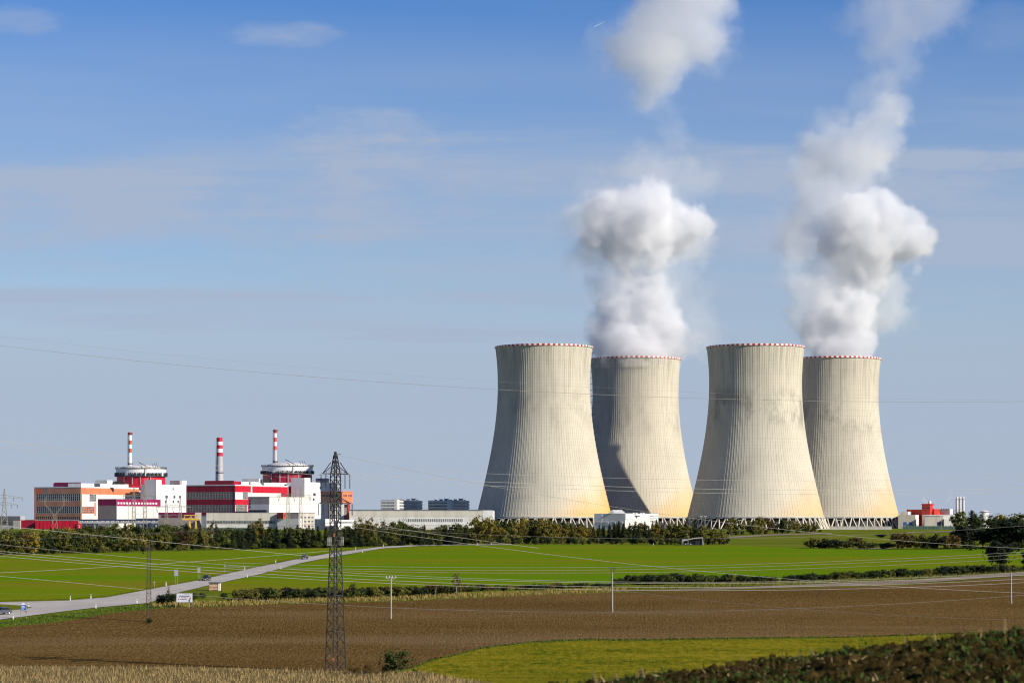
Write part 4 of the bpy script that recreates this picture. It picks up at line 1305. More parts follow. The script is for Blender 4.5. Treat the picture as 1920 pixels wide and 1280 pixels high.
def thin_mast(u, va, vb, Y, label, w=0.16, mat=None):
    k = Y / F; x = (u - 960) * k
    t = thing('lamp_mast', (x, Y, gz(x, Y)), label, 'mast', 'thin masts along the works fence')
    mb = MB(); mb.tube((x, Y, gz(x, Y) - 0.3), (x, Y, zv(va, Y)), w, w * 0.6, 6); mb.build('mast_pole', mat or M['steelpale'], t)
    mb = MB(); mb.box(x - 1.1, x + 1.1, Y - 0.25, Y + 0.25, zv(va, Y), zv(va, Y) + 0.3); mb.tube((x - 0.7, Y, zv(va, Y)), (x, Y, zv(va, Y) - 1.4), 0.08); mb.build('lamp_head', M['offwhite'], t)


for u, va, Y, lab in ((241, 946, 1880, 'lamp mast beside the left leg of the broad portal pylon'), (287, 950, 1890, 'lamp mast to the right of the broad portal pylon'),
                      (1005, 972, 1500, 'lamp mast rising from the trees under the leftmost cooling tower'), (943, 974, 1480, 'lamp mast at the shaded foot of the leftmost cooling tower'),
                      (1315, 968, 1880, 'left lamp mast beside the shaded foot of the right front tower'), (1323, 968, 1885, 'right lamp mast beside the shaded foot of the right front tower'),
                      (1387, 975, 1700, 'lamp mast among the low trees before the right front tower'),
                      (1765, 968, 2040, 'dark mast in front of the cream range near the fence'), (1838, 962, 1960, 'pale mast beside the storage tank'), (1858, 962, 1960, 'pale mast to the right of the storage tank')):
    thin_mast(u, va, 990, Y, lab)


def wire(a, m, b_, label, r=0.035, n=36):
    """a, m, b: (column, row, distance) at the two ends and the row at mid span; hangs as a parabola"""
    A, B_ = pt(*a), pt(*b_)
    mid = (A + B_) / 2
    um, vm_ = m
    Ym = mid.y
    # distance at which the span's middle crosses the wanted column
    tt = 0.5
    for _ in range(30):
        p = A.lerp(B_, tt)
        uu = 960 + F * p.x / p.y
        tt = min(0.98, max(0.02, tt + (um - uu) / (b_[0] - a[0]) * 0.8))
    p = A.lerp(B_, tt)
    sag = (p.z - zv(vm_, p.y)) / (4 * tt * (1 - tt))
    pts = []
    for i in range(n + 1):
        q = i / n; c = A.lerp(B_, q); c.z -= sag * 4 * q * (1 - q); pts.append(c)
    mb = MB(); mb.path(pts, r * 0.8, 5)
    o = mb.build('overhead_wire', M['wire'])
    # origin at the span's start
    o.data.transform(Matrix.Translation(-A)); o.location = A
    tag(o, label, 'power line', 'overhead wires crossing the fields')
    return o


U, Lw = tips['up', -1], tips['low', -1]
wire((-30, 644, 520), (960, 731.5), (1950, 752, 520), 'upper wire across the sky, passing over both front towers at mid height', 0.042)
wire((-30, 627, 560), (960, 717), (1950, 751, 560), 'faint wire just above the mid-height wire that crosses the towers', 0.017)
wire((-30, 823, 330), (310, 862.5), (617, 892, 414), 'wire from the left edge to the upper crossarm of the tall lattice pylon', 0.033)
wire((-30, 833, 335), (310, 871), (617, 903, 416), 'lower of the two wires reaching the tall lattice pylon from the left', 0.022)
wire((648, 889, 416), (1140, 911.5), (1950, 914, 520), 'wire leaving the upper crossarm to the right across the tower bases', 0.034)
wire((648, 896, 414), (1140, 919), (1950, 921, 525), 'lower twin of the wire leaving the upper crossarm to the right', 0.030)
wire((760, 880, 470), (1240, 898), (1950, 893, 540), 'highest thin wire crossing the lower part of all four towers', 0.026)
wire((628, 851, 415), (1250, 964.5), (1950, 1029, 430), 'wire falling from the tip of the tall lattice pylon to the right edge', 0.03)
wire((640, 984, 416), (1291, 1068), (1950, 1112, 430), 'wire dipping from the middle of the tall pylon across the green field', 0.034)
wire((655, 977, 418), (800, 998.5), (1010, 1027, 470), 'short wire slanting from the tall pylon down past the tall autumn tree', 0.03)
for i, (va, vm_, vb, lab) in enumerate(((1017, 1071, 1070, 'topmost of four long wires sweeping over the fields past the rusty mast'), (1030, 1088, 1076, 'second of four long wires sweeping over the fields past the rusty mast'),
                                        (1034, 1095, 1083, 'third of four long wires sweeping over the fields past the rusty mast'), (1039, 1100.5, 1090, 'lowest of four long wires sweeping over the fields past the rusty mast'))):
    wire((-30, va, 500), (930, vm_ + (14 if i == 0 else 0), ), (1950, vb, 560), lab, 0.044 if i else 0.034)
for i, (va, vm_, vb, lab) in enumerate(((1054, 1062.5, 1032, 'upper of three wires on the fork-topped pole'), (1060, 1067.5, 1036.5, 'middle of three wires on the fork-topped pole'), (1062, 1073, 1044, 'lower of three wires on the fork-topped pole'))):
    wire((420, va, 560), (1148, vm_), (1950, vb, 560), lab, 0.036)
wire((345, 1113, 560), (1148, 1147), (1950, 1112.5, 520), 'low wire hanging across the ploughed soil from billboard to right edge', 0.04)
wire((1100, 1098, 560), (1502, 1141), (1950, 1163, 500), 'wire slanting down to the right over the ploughed soil', 0.034)
wire((700, 990, 560), (1240, 1009.5), (1950, 983, 520), 'wire skimming the tree tops right of centre, rising to the right edge', 0.034)
wire((-30, 1015, 480), (330, 997), (640, 979, 430), 'wire rising to the right in front of the left tree belt', 0.036)
wire((-10, 984, 450), (230, 1008), (620, 1046, 520), 'wire falling to the right in front of the left tree belt', 0.04)
wire((-30, 1074.5, 480), (260, 1059), (640, 1030, 560), 'faint wire over the left green field rising towards the cars', 0.03)
wire((-30, 1077, 470), (150, 1093), (310, 1109, 540), 'faint wire over the left green field falling to the roadside bushes', 0.034)
# ------------------------------------------------------------------ trees and bushes
def leafquads(mb, c, n, rad_, size, rng, flat=0.0, mi=0):
    for _ in range(n):
        d = Vector((rng.gauss(0, 1), rng.gauss(0, 1), rng.gauss(0, 1))).normalized()
        p = c + Vector((d.x * rad_.x, d.y * rad_.y, d.z * rad_.z)) * (rng.random() ** 0.45)
        a = Vector((rng.gauss(0, 1), rng.gauss(0, 1), rng.gauss(0, 1) * (1 - flat))).normalized()
        b_ = a.cross(d + Vector((0.1, 0.2, 0.3))).normalized()
        s_ = size * rng.uniform(0.55, 1.25)
        a, b_ = a * s_, b_ * s_ * 0.7
        mb.add([p - a, p - b_ * 0.9, p + a * 0.9, p + b_], [(0, 1, 2, 3)], mi)


def tree_proto(kind, rng, mat, bark, leaves=1.0):
    """returns crown, trunk builders for a tree 10 m tall standing at the origin"""
    cr, tr = MB(), MB()
    if kind == 'conifer':
        tr.tube((0, 0, -0.4), (0, 0, 9.6), 0.20, 0.03, 6)
        z = 0.9
        while z < 9.9:
            f = 1 - z / 10.0
            reach = 2.7 * f ** 0.8 + 0.14
            nb = 6 + int(6 * f)
            for i in range(nb):
                q = rng.uniform(0, 6.283); r_ = reach * rng.uniform(0.75, 1.1)
                tip = Vector((math.cos(q) * r_, math.sin(q) * r_, z - 0.42 * r_ + rng.uniform(-0.1, 0.1)))
                base_ = Vector((0, 0, z))
                side = Vector((-math.sin(q), math.cos(q), 0))
                w_ = 0.3 + 0.32 * f
                for j in range(int(3 * leaves)):
                    t_ = (j + rng.uniform(0.2, 1)) / (3 * leaves)
                    c_ = base_.lerp(tip, t_)
                    dr_ = Vector((rng.uniform(-.1, .1), rng.uniform(-.1, .1), -rng.uniform(0.12, 0.36)))
                    out = (tip - base_).normalized() * (0.34 + 0.15 * f)
                    cr.add([c_ - side * w_ + dr_, c_ - out * 0.6, c_ + side * w_ + dr_, c_ + out], [(0, 1, 2, 3)])
            z += rng.uniform(0.34, 0.5)
        leafquads(cr, Vector((0, 0, 9.5)), 10, Vector((0.12, 0.12, 0.5)), 0.16, rng)
        return cr, tr
    prm = {'round': (3.7, 0.7, 9.3, 36, 1.05), 'column': (2.0, 0.5, 9.7, 30, 0.75), 'willow': (3.0, 0.3, 9.4, 36, 0.95),
           'sparse': (2.8, 2.2, 9.6, 22, 0.7), 'bush': (6.0, 0.0, 8.8, 36, 1.7), 'wide': (4.6, 0.5, 9.3, 44, 1.15)}[kind]
    rw, z0, z1, nc, cs = prm
    tr.tube((0, 0, -0.4), (0.1, 0.05, z0 + 1.0), 0.26 if kind != 'bush' else 0.2, 0.17, 7)
    tr.tube((0.1, 0.05, z0 + 1.0), (rng.uniform(-.3, .3), rng.uniform(-.3, .3), z1 - 1.0), 0.17, 0.03, 6)
    cz = (z0 + z1) / 2
    for i in range(nc):
        d = Vector((rng.gauss(0, 1), rng.gauss(0, 1), rng.gauss(0, 1))).normalized()
        f = rng.random() ** 0.4 * 0.82
        c_ = Vector((d.x * rw * f, d.y * rw * f, cz + d.z * (z1 - z0) / 2 * f))
        if kind in ('round', 'sparse', 'wide') and c_.z < cz: c_.x *= 0.85; c_.y *= 0.85
        s_ = cs * rng.uniform(0.6, 1.25)
        n_ = int((46 if kind != 'sparse' else 15) * leaves * (s_ / cs) ** 1.3)
        leafquads(cr, c_, n_, Vector((s_, s_, s_ * 0.8)), (0.56 if kind == 'bush' else 0.36) if leaves < 2 else 0.24, rng)
        st = Vector((0.1, 0.05, max(0.2, min(c_.z - 0.8, z0 + (c_.z - z0) * 0.55))))
        mid_ = st.lerp(c_, 0.5) + Vector((0, 0, 0.15))
        tr.tube(st, mid_, 0.075, 0.05, 4); tr.tube(mid_, c_, 0.05, 0.015, 4)
    n2 = int(70 * leaves * (0.4 if kind == 'sparse' else 1))
    for i in range(n2):
        d = Vector((rng.gauss(0, 1), rng.gauss(0, 1), rng.gauss(0, 1))).normalized()
        c_ = Vector((d.x * rw, d.y * rw, cz + d.z * (z1 - z0) / 2)) * 1.0
        leafquads(cr, c_, 3, Vector((0.3, 0.3, 0.3)), 0.22, rng)
    return cr, tr


PROTO = {}


def proto(key, i):
    kind, mat, bark, leaves = KINDS_[key]
    if (key, i) not in PROTO:
        rng = random.Random(hash((kind, i)) if False else sum(ord(ch) for ch in key) * 13 + i * 101)
        cr, tr = tree_proto(kind, rng, mat, bark, leaves)
        nm = 'bush' if kind == 'bush' else 'tree'
        c_ = cr.build('crown' if nm == 'tree' else 'foliage', M[mat]); t_ = tr.build('trunk' if nm == 'tree' else 'stem', M[bark])
        COL.objects.unlink(c_); COL.objects.unlink(t_)
        PROTO[key, i] = (c_, t_)
    return PROTO[key, i]


KINDS_ = {
    'spruce': ('conifer', 'lf_dark', 'bark', 1.0),
    'olive': ('round', 'lf_olive', 'bark', 1.0),
    'green': ('round', 'lf_green', 'bark', 1.0),
    'birch': ('column', 'lf_yellow', 'barkpale', 1.0),
    'poplar': ('column', 'lf_olive', 'barkpale', 1.0),
    'willow': ('willow', 'lf_olive', 'bark', 1.0),
    'autumn': ('round', 'lf_yellow', 'bark', 0.9),
    'russet': ('round', 'lf_brown', 'bark', 0.9),
    'bare': ('sparse', 'lf_brown', 'barkpale', 0.8),
    'redtree': ('column', 'lf_red', 'bark', 0.8),
    'wide': ('wide', 'lf_green', 'bark', 1.1),
    'widedark': ('wide', 'lf_dark', 'bark', 1.95),
    'bushgreen': ('bush', 'lf_green', 'bark', 0.9),
    'busholive': ('bush', 'lf_olive', 'bark', 0.9),
    'bushbrown': ('bush', 'lf_brown', 'bark', 0.9),
    'bushdark': ('bush', 'lf_dark', 'bark', 1.0),
}
WORD = {'spruce': 'dark spruce', 'olive': 'olive broadleaf tree', 'green': 'mid green broadleaf tree', 'birch': 'narrow yellowing birch', 'poplar': 'narrow olive poplar',
        'willow': 'drooping olive willow', 'autumn': 'yellow autumn tree', 'russet': 'russet autumn tree', 'bare': 'half-bare tree', 'redtree': 'small red-leaved tree',
        'wide': 'broad green tree', 'widedark': 'broad dark tree', 'bushgreen': 'green bush', 'busholive': 'olive bush', 'bushbrown': 'brownish bush', 'bushdark': 'dark bush'}
PLANTS = []     # (u, object, key, zone)
_cnt = {}


def plant(key, u, vbase=None, vtop=None, Y=None, zone='', wide=1.0, label=None):
    rng = random.Random(int(u * 37 + (vtop or 0) * 11))
    if Y is None:
        c = hit(u, vbase)
    else:
        x = (u - 960) * Y / F; c = Vector((x, Y, gz(x, Y)))
    h = zv(vtop, c.y) - c.z
    i = _cnt.get(key, 0) % 4; _cnt[key] = _cnt.get(key, 0) + 1
    cr, tr = proto(key, i)
    isb = KINDS_[key][0] == 'bush'
    nm = 'bush' if isb else {'spruce': 'spruce_tree', 'birch': 'birch_tree', 'poplar': 'poplar_tree', 'willow': 'willow_tree'}.get(key, 'broadleaf_tree')
    r = thing(nm, tuple(c), None, 'bush' if isb else 'tree')
    for src in (cr, tr):
        o = src.copy(); COL.objects.link(o); o.parent = r
    s_ = h / 10.0
    r.scale = (s_ * wide, s_ * wide, s_); r.rotation_euler = (0, 0, rng.uniform(0, 6.28))
    if label: r['label'] = label; r['group'] = 'single trees and bushes'
    else: PLANTS.append((u, r, key, zone))
    return r


def belt(u0, u1, step, keys, vb, top, zone, jit=3, Yj=60, wide=(0.85, 1.15), seed=1, lift=6.0):
    """a run of single trees; vb and top give the foot row and the crown-top row along the run"""
    rng = random.Random(seed)
    vb, top = lin(vb), lin(top)
    u = u0
    while u < u1:
        uu = u + rng.uniform(-0.3, 0.3) * step
        c = hit(uu, vb(uu))
        Y = c.y + rng.uniform(0, Yj)
        plant(rng.choice(keys), uu, Y=Y, vtop=top(uu) - lift + rng.uniform(-jit * 1.6, jit * 1.3), zone=zone, wide=rng.uniform(*wide))
        u += step


Z = ['below the orange turbine hall', 'below the crimson turbine hall', 'below the long beige hall',
     'under the leftmost cooling tower', 'below the white pump house', 'before the right front tower', '']
BV = [(-20, 1041.5), (200, 1036), (430, 1030), (640, 1026.5), (760, 1023), (900, 1020.5), (1380, 1021)]
# second row, deeper in the belt
belt(-12, 430, 13, ['green', 'olive', 'spruce', 'green'], [(u, v - 9) for u, v in BV], [(-20, 1002), (30, 992), (70, 996), (150, 990), (230, 984), (300, 984), (430, 990)], 'in the back row ' + Z[0], 3, 120, (1.0, 1.4), 11)
belt(434, 655, 11, ['spruce', 'spruce', 'green'], [(u, v - 7) for u, v in BV], [(430, 990), (520, 992), (655, 992)], 'in the back row ' + Z[1], 3, 120, (1.1, 1.5), 12)
belt(660, 930, 11.5, ['spruce', 'green', 'olive'], [(u, v - 4) for u, v in BV], [(660, 990), (740, 984), (800, 990), (930, 985)], 'in the back row ' + Z[2], 3, 120, (1.1, 1.5), 13)
belt(932, 1110, 13, ['autumn', 'olive', 'green', 'olive'], [(u, 1015) for u in (900, 1400)], [(930, 984), (1000, 976), (1060, 985), (1110, 990)], 'in the back row ' + Z[3], 3, 160, (1.0, 1.3), 14, 10.0)
belt(1112, 1300, 11, ['spruce', 'spruce', 'olive'], [(u, 1014) for u in (900, 1400)], [(1110, 996), (1140, 987), (1230, 982), (1300, 982)], 'in the back row ' + Z[4], 2.5, 160, (1.1, 1.5), 15)
# front row
belt(-14, 430, 15.5, ['olive', 'autumn', 'green', 'olive', 'spruce', 'birch', 'willow', 'russet'], BV, [(-20, 1006), (60, 1003), (110, 998), (150, 994), (210, 1000), (300, 996), (350, 1002), (430, 1002)], Z[0], 5, 40, (0.9, 1.3), 21)
belt(434, 660, 11.0, ['spruce', 'spruce', 'spruce', 'green'], BV, [(430, 999), (460, 993), (520, 998), (570, 1000), (640, 1000), (660, 999)], Z[1], 5, 30, (1.0, 1.4), 22)
belt(664, 900, 11.5, ['spruce', 'spruce', 'green', 'olive'], BV, [(660, 998), (720, 994), (800, 998), (900, 996)], Z[2], 4, 30, (1.0, 1.4), 23)
belt(926, 1110, 15, ['olive', 'autumn', 'green', 'olive', 'willow'], [(u, 1019.5) for u in (900, 1400)], [(926, 992), (980, 986), (1030, 985), (1060, 992), (1110, 1000)], Z[3], 4, 40, (0.9, 1.25), 24, 10.0)
belt(1113, 1222, 9.6, ['spruce'], [(u, 1018) for u in (900, 1400)], [(1110, 995), (1128, 992), (1150, 985), (1180, 986), (1222, 988)], Z[4], 3, 40, (1.0, 1.35), 25)
for u, key, vt, wd in ((1229, 'birch', 974, 1.0), (1243, 'olive', 980, 0.9), (1258, 'willow', 977, 1.2), (1276, 'poplar', 976, 1.5), (1290, 'willow', 974, 1.1), (1304, 'green', 982, 1.0), (1319, 'poplar', 978, 1.4), (1338, 'willow', 985, 1.2), (1352, 'olive', 986, 1.0)):
    plant(key, u, 1020.8, vt, zone='between pump house and right front tower', wide=wd)
belt(1366, 1540, 12.5, ['olive', 'poplar', 'green', 'willow', 'russet'], [(1360, 1004), (1450, 1001), (1545, 998)], [(1360, 982), (1400, 977), (1450, 982), (1545, 985)], Z[5], 3.5, 30, (0.9, 1.2), 26, 10.0)
# low growth that closes the belt at its foot
belt(-16, 430, 13, ['bushgreen', 'busholive', 'bushdark'], BV, [(u, v - 13) for u, v in BV], 'at the foot of the left tree belt', 3, 20, (0.8, 1.2), 41, 2.0)
belt(436, 655, 13, ['bushdark', 'bushgreen'], BV, [(u, v - 12) for u, v in BV], 'at the foot of the spruces left of the tall pylon', 3, 20, (0.8, 1.2), 42, 2.0)
belt(662, 905, 13, ['bushdark', 'bushgreen', 'bushdark'], BV, [(u, v - 12) for u, v in BV], 'at the tree foot along the road crest', 3, 20, (0.8, 1.2), 43, 2.0)
belt(910, 1225, 13, ['busholive', 'bushgreen', 'bushdark'], [(u, 1020.5) for u in (900, 1400)], [(u, 1009) for u in (900, 1400)], 'at the tree foot behind the crop field', 3, 20, (0.8, 1.2), 44, 2.0)
belt(1226, 1275, 13, ['bushdark', 'bushgreen'], [(u, 1021.3) for u in (900, 1400)], [(u, 1010) for u in (900, 1400)], 'left of the curved-roof shelter', 3, 20, (0.8, 1.2), 45, 2.0)
belt(1324, 1366, 12, ['bushdark', 'busholive'], [(u, 1021.3) for u in (900, 1400)], [(u, 1007) for u in (900, 1400)], 'right of the curved-roof shelter', 3, 20, (0.8, 1.2), 46, 2.0)
belt(1368, 1545, 14, ['busholive', 'bushgreen', 'bushbrown'], [(1360, 1004), (1450, 1001), (1545, 998)], [(1360, 994), (1450, 991), (1545, 991)], 'at the tree foot before the right front tower', 2, 20, (0.8, 1.2), 47, 2.0)
# tall individuals that stand out
plant('autumn', 1470, 1000, 974, label='bright yellow tree against the dark legs of the right front tower', wide=0.8)
plant('poplar', 1530, 999, 976, label='narrow olive tree before the right end of the right front tower legs')
plant('bare', 398, 1022, 972, label='tall half-bare tree with pale twigs, below the yellow crane', wide=0.9)
plant('autumn', 488, 1015, 968, label='thin yellowing tree sticking up above the spruces below the crimson hall', wide=0.75)
plant('autumn', 474, 1016, 974, label='small yellowing tree left of the taller one below the crimson hall', wide=0.8)
plant('autumn', 545, 1018, 982, label='yellow-green tree in front of the cream office block', wide=0.9)
plant('autumn', 676, 1016, 965, label='loose yellow tree just right of the tall lattice pylon', wide=1.0)
plant('autumn', 695, 1016, 966, label='second loose yellow tree right of the tall lattice pylon', wide=0.9)
plant('bare', 718, 1014, 968, label='thin brownish tree before the beige hall window row', wide=0.7)
plant('wide', 743, 1018, 966.5, label='rounded dark green tree in front of the beige hall, taller than its neighbours', wide=0.8)
plant('green', 757, 1018, 969, label='green tree at the shoulder of the rounded tree before the beige hall', wide=0.8)
plant('willow', 893, 1020.2, 961, label='tallest olive willow, at the right end of the beige hall', wide=1.0)
plant('autumn', 915, 1020.2, 962, label='tall yellowing tree at the shaded foot of the leftmost tower', wide=0.8)
plant('olive', 873, 1019, 977, label='olive tree left of the tallest willow', wide=0.9)
plant('autumn', 976, 1018, 972, label='golden tree low against the leftmost cooling tower', wide=0.9)
plant('autumn', 1022, 1018, 966, label='tall golden tree in the middle under the leftmost cooling tower', wide=1.0)
plant('autumn', 1041, 1018, 975, label='golden tree right of the tall one under the leftmost cooling tower', wide=1.0)
plant('redtree', 99, 1034, 1014, label='small red-leaved tree in the left tree belt', wide=1.2)
plant('birch', 216, 1033.5, 1009, label='small bright yellow birch at the front of the left tree belt', wide=1.5)
plant('bare', 117, 1036, 996, label='pale-stemmed bare tree at the front of the left tree belt', wide=0.8)
# right-hand clumps
for key, u, vb, vt, wd, lab in (
        ('bushdark', 1548, 1028, 1006, 1.7, 'broad dark bush behind the crop field, left of the gap with the pale track'),
        ('busholive', 1588, 1028, 1008, 1.7, 'broad olive bush right of the broad dark one behind the crop field'),
        ('busholive', 1524, 1028, 1004, 1.2, 'low olive bush at the left end of the clump behind the crop field'),
        ('bushbrown', 1606, 1022, 1004, 1.7, 'brownish bush on the bank below the retaining wall'),
        ('bushgreen', 1638, 1027, 1014, 1.9, 'low green bush trailing along the field edge'),
        ('bushdark', 1652, 1007, 999, 2.2, 'flat dark bush at the foot of the retaining wall'),
        ('bushdark', 1566, 1028.5, 1007, 1.9, 'dark bush in the middle of the clump behind the crop field'),
        ('busholive', 1620, 1028.5, 1011, 1.9, 'low olive bush right of the middle of the clump behind the crop field'),
        ('bushdark', 1662, 1028.5, 1013, 1.7, 'dark low bush just left of the rounded russet bush'),
        ('bushbrown', 1690, 1029, 999, 1.05, 'rounded russet bush at the edge of the crop field'),
        ('busholive', 1718, 1029, 999, 0.95, 'rounded yellow-brown bush at the edge of the crop field'),
        ('bushgreen', 1737, 1029, 1008, 1.0, 'green bush right of the yellow-brown one at the crop field edge'),
        ('bushdark', 1757, 1029, 1002, 0.9, 'round dark bush left of the brown autumn bush'),
        ('bushbrown', 1783, 1029, 1003, 1.0, 'brown autumn bush at the crop field edge'),
        ('widedark', 1812, 1028, 984, 1.35, 'large dark tree below the cream range'),
        ('wide', 1842, 1027, 979, 1.35, 'large green-black tree below the storage tank'),
        ('widedark', 1868, 1027, 984, 1.3, 'large dark tree in front of the green-black one'),
        ('widedark', 1895, 1028, 972, 1.35, 'tall dark tree near the right edge'),
        ('wide', 1918, 1026, 962, 1.3, 'tallest green tree at the right edge'),
        ('olive', 1905, 1020, 964, 1.1, 'olive tree with sunlit top near the right edge'),
        ('widedark', 1937, 1029, 970, 1.3, 'dark tree cut by the right edge'),
        ('bushgreen', 1820, 1032, 1018, 1.3, 'green bush in front of the large dark trees'),
        ('bushgreen', 1908, 1034, 1016, 1.2, 'green bush beside the round tree near the right edge'),
        ('widedark', 1874, 1063, 1011, 1.05, 'round dark tree standing alone in the crop field near the right edge'),
        ('widedark', 1928, 1062, 1034, 1.0, 'dark round bushy tree cut by the right edge of the crop field'),
        ('green', 1830, 1000, 962, 1.0, 'tree left of the storage tank'), ('spruce', 1822, 1000, 960, 1.6, 'pointed dark spruce left of the storage tank'),
        ('green', 1862, 1000, 965, 1.1, 'tree right of the storage tank'), ('autumn', 1876, 1000, 964, 1.0, 'brownish tree on the skyline right of the tank'),
        ('wide', 1801, 998, 957, 0.9, 'dark tree at the foot of the three silver flues'), ('wide', 1888, 1000, 970, 1.2, 'low dark tree on the skyline near the right edge')):
    plant(key, u, vb, vt - 6 * (u > 1680), wide=wd * 1.12, label=lab)
# hedge between crop and soil
def hedge(u0, u1, step, vb, vt, zone, keys, seed, jit=3, wide=(0.9, 1.6)):
    rng = random.Random(seed); vb, vt = lin(vb), lin(vt); u = u0
    while u < u1:
        uu = u + rng.uniform(-.3, .3) * step
        b0 = vb(uu) - rng.uniform(0, 3)
        plant(rng.choice(keys), uu, b0, min(b0 - 5, vt(uu) - 3.5 + rng.uniform(-jit * 1.5, jit)), zone=zone, wide=rng.uniform(*wide))
        u += step


hedge(448, 622, 8.2, [(440, 1126), (620, 1122)], [(440, 1107), (500, 1102), (620, 1103)], 'in the hedge left of the tall lattice pylon', ['bushgreen', 'bushgreen', 'bushdark', 'busholive'], 31, 3)
hedge(636, 910, 9.5, [(630, 1122), (760, 1117), (910, 1109)], [(630, 1104), (760, 1100), (830, 1097), (910, 1098)], 'in the hedge right of the tall lattice pylon', ['bushgreen', 'bushdark', 'busholive', 'bushbrown'], 32, 3)
hedge(912, 1150, 11, [(910, 1109), (1150, 1102)], [(910, 1099), (1150, 1093)], 'in the low hedge left of the fork-topped pole', ['bushgreen', 'busholive', 'bushbrown', 'bushdark'], 33, 2)
hedge(1160, 1460, 10, [(1160, 1097), (1460, 1092)], [(1160, 1082), (1200, 1076), (1300, 1076), (1380, 1080), (1460, 1084)], 'in the hedge right of the fork-topped pole', ['bushgreen', 'bushdark', 'bushgreen', 'busholive'], 34, 3)
hedge(1470, 1925, 10.5, [(1470, 1092), (1700, 1082), (1925, 1072)], [(1470, 1079), (1600, 1073), (1700, 1067), (1800, 1062), (1925, 1061)], 'in the hedge beside the farm track', ['bushgreen', 'busholive', 'bushdark', 'bushgreen'], 35, 2.5)
for u, v0, v1, lab in ((308, 1133, 1106, 'dark bush left of the billboard'), (322, 1130, 1109, 'dark bush just behind the left post of the billboard'), (362, 1124, 1108, 'bush behind the right end of the billboard'),
                       (380, 1122, 1107, 'bush between the billboard and the rusty kiosk'), (420, 1122, 1108, 'bush right of the rusty kiosk')):
    plant('bushdark' if u < 330 else 'bushgreen', u, v0, v1, wide=1.1, label=lab)
plant('bare', 316, 1126, 1096, wide=0.6, label='thin sapling among the dark bushes beside the road')
plant('bare', 856, 1115, 1068, wide=0.95, label='tallest sapling in the hedge, right of the flat-armed pole')
plant('green', 662, 1123, 1089, wide=0.7, label='green sapling in the hedge just right of the tall pylon')
plant('bare', 817, 1121, 1091, wide=0.6, label='thin brown sapling in the hedge left of the tallest sapling')
plant('bushdark', 280, 1168, 1156, wide=0.9, label='tuft of dark green growth round the foot of the rusty mast')
# foreground bushes
KINDS_['nearbush'] = ('wide', 'lf_green', 'bark', 3.2); WORD['nearbush'] = 'near bush'
KINDS_['nearred'] = ('bush', 'lf_brown', 'bark', 2.6); WORD['nearred'] = 'near reddish bush'
plant('nearbush', 744, 1263, 1211, wide=1.45, label='dark green bushy tree at the corner of the meadow')
plant('nearred', 664, 1263, 1237, wide=1.0, label='reddish brown bush at the foot of the tall pylon')
plant('nearred', 692, 1264, 1241, wide=0.9, label='brown bush between the tall pylon and the bushy tree')
plant('nearred', 724, 1262, 1243, wide=0.8, label='low brown undergrowth against the dark bushy tree')

# a label of its own for each tree of a run
from collections import defaultdict
_g = defaultdict(list)
for u, r, key, zone in PLANTS: _g[zone, key].append((u, r))
for (zone, key), L_ in _g.items():
    L_.sort(key=lambda q: q[0])
    n_ = len(L_)
    for i, (u, r) in enumerate(L_):
        w_ = WORD[key]
        if n_ == 1: lab = 'only ' + w_ + ' ' + zone
        else:
            pos_ = ORD[i] + ' ' + w_ + ' from left ' if i < n_ - 1 else 'rightmost ' + w_ + ' '
            lab = pos_ + zone
        r['label'] = lab
        r['group'] = ('bushes ' if KINDS_[key][0] == 'bush' else 'trees ') + zone
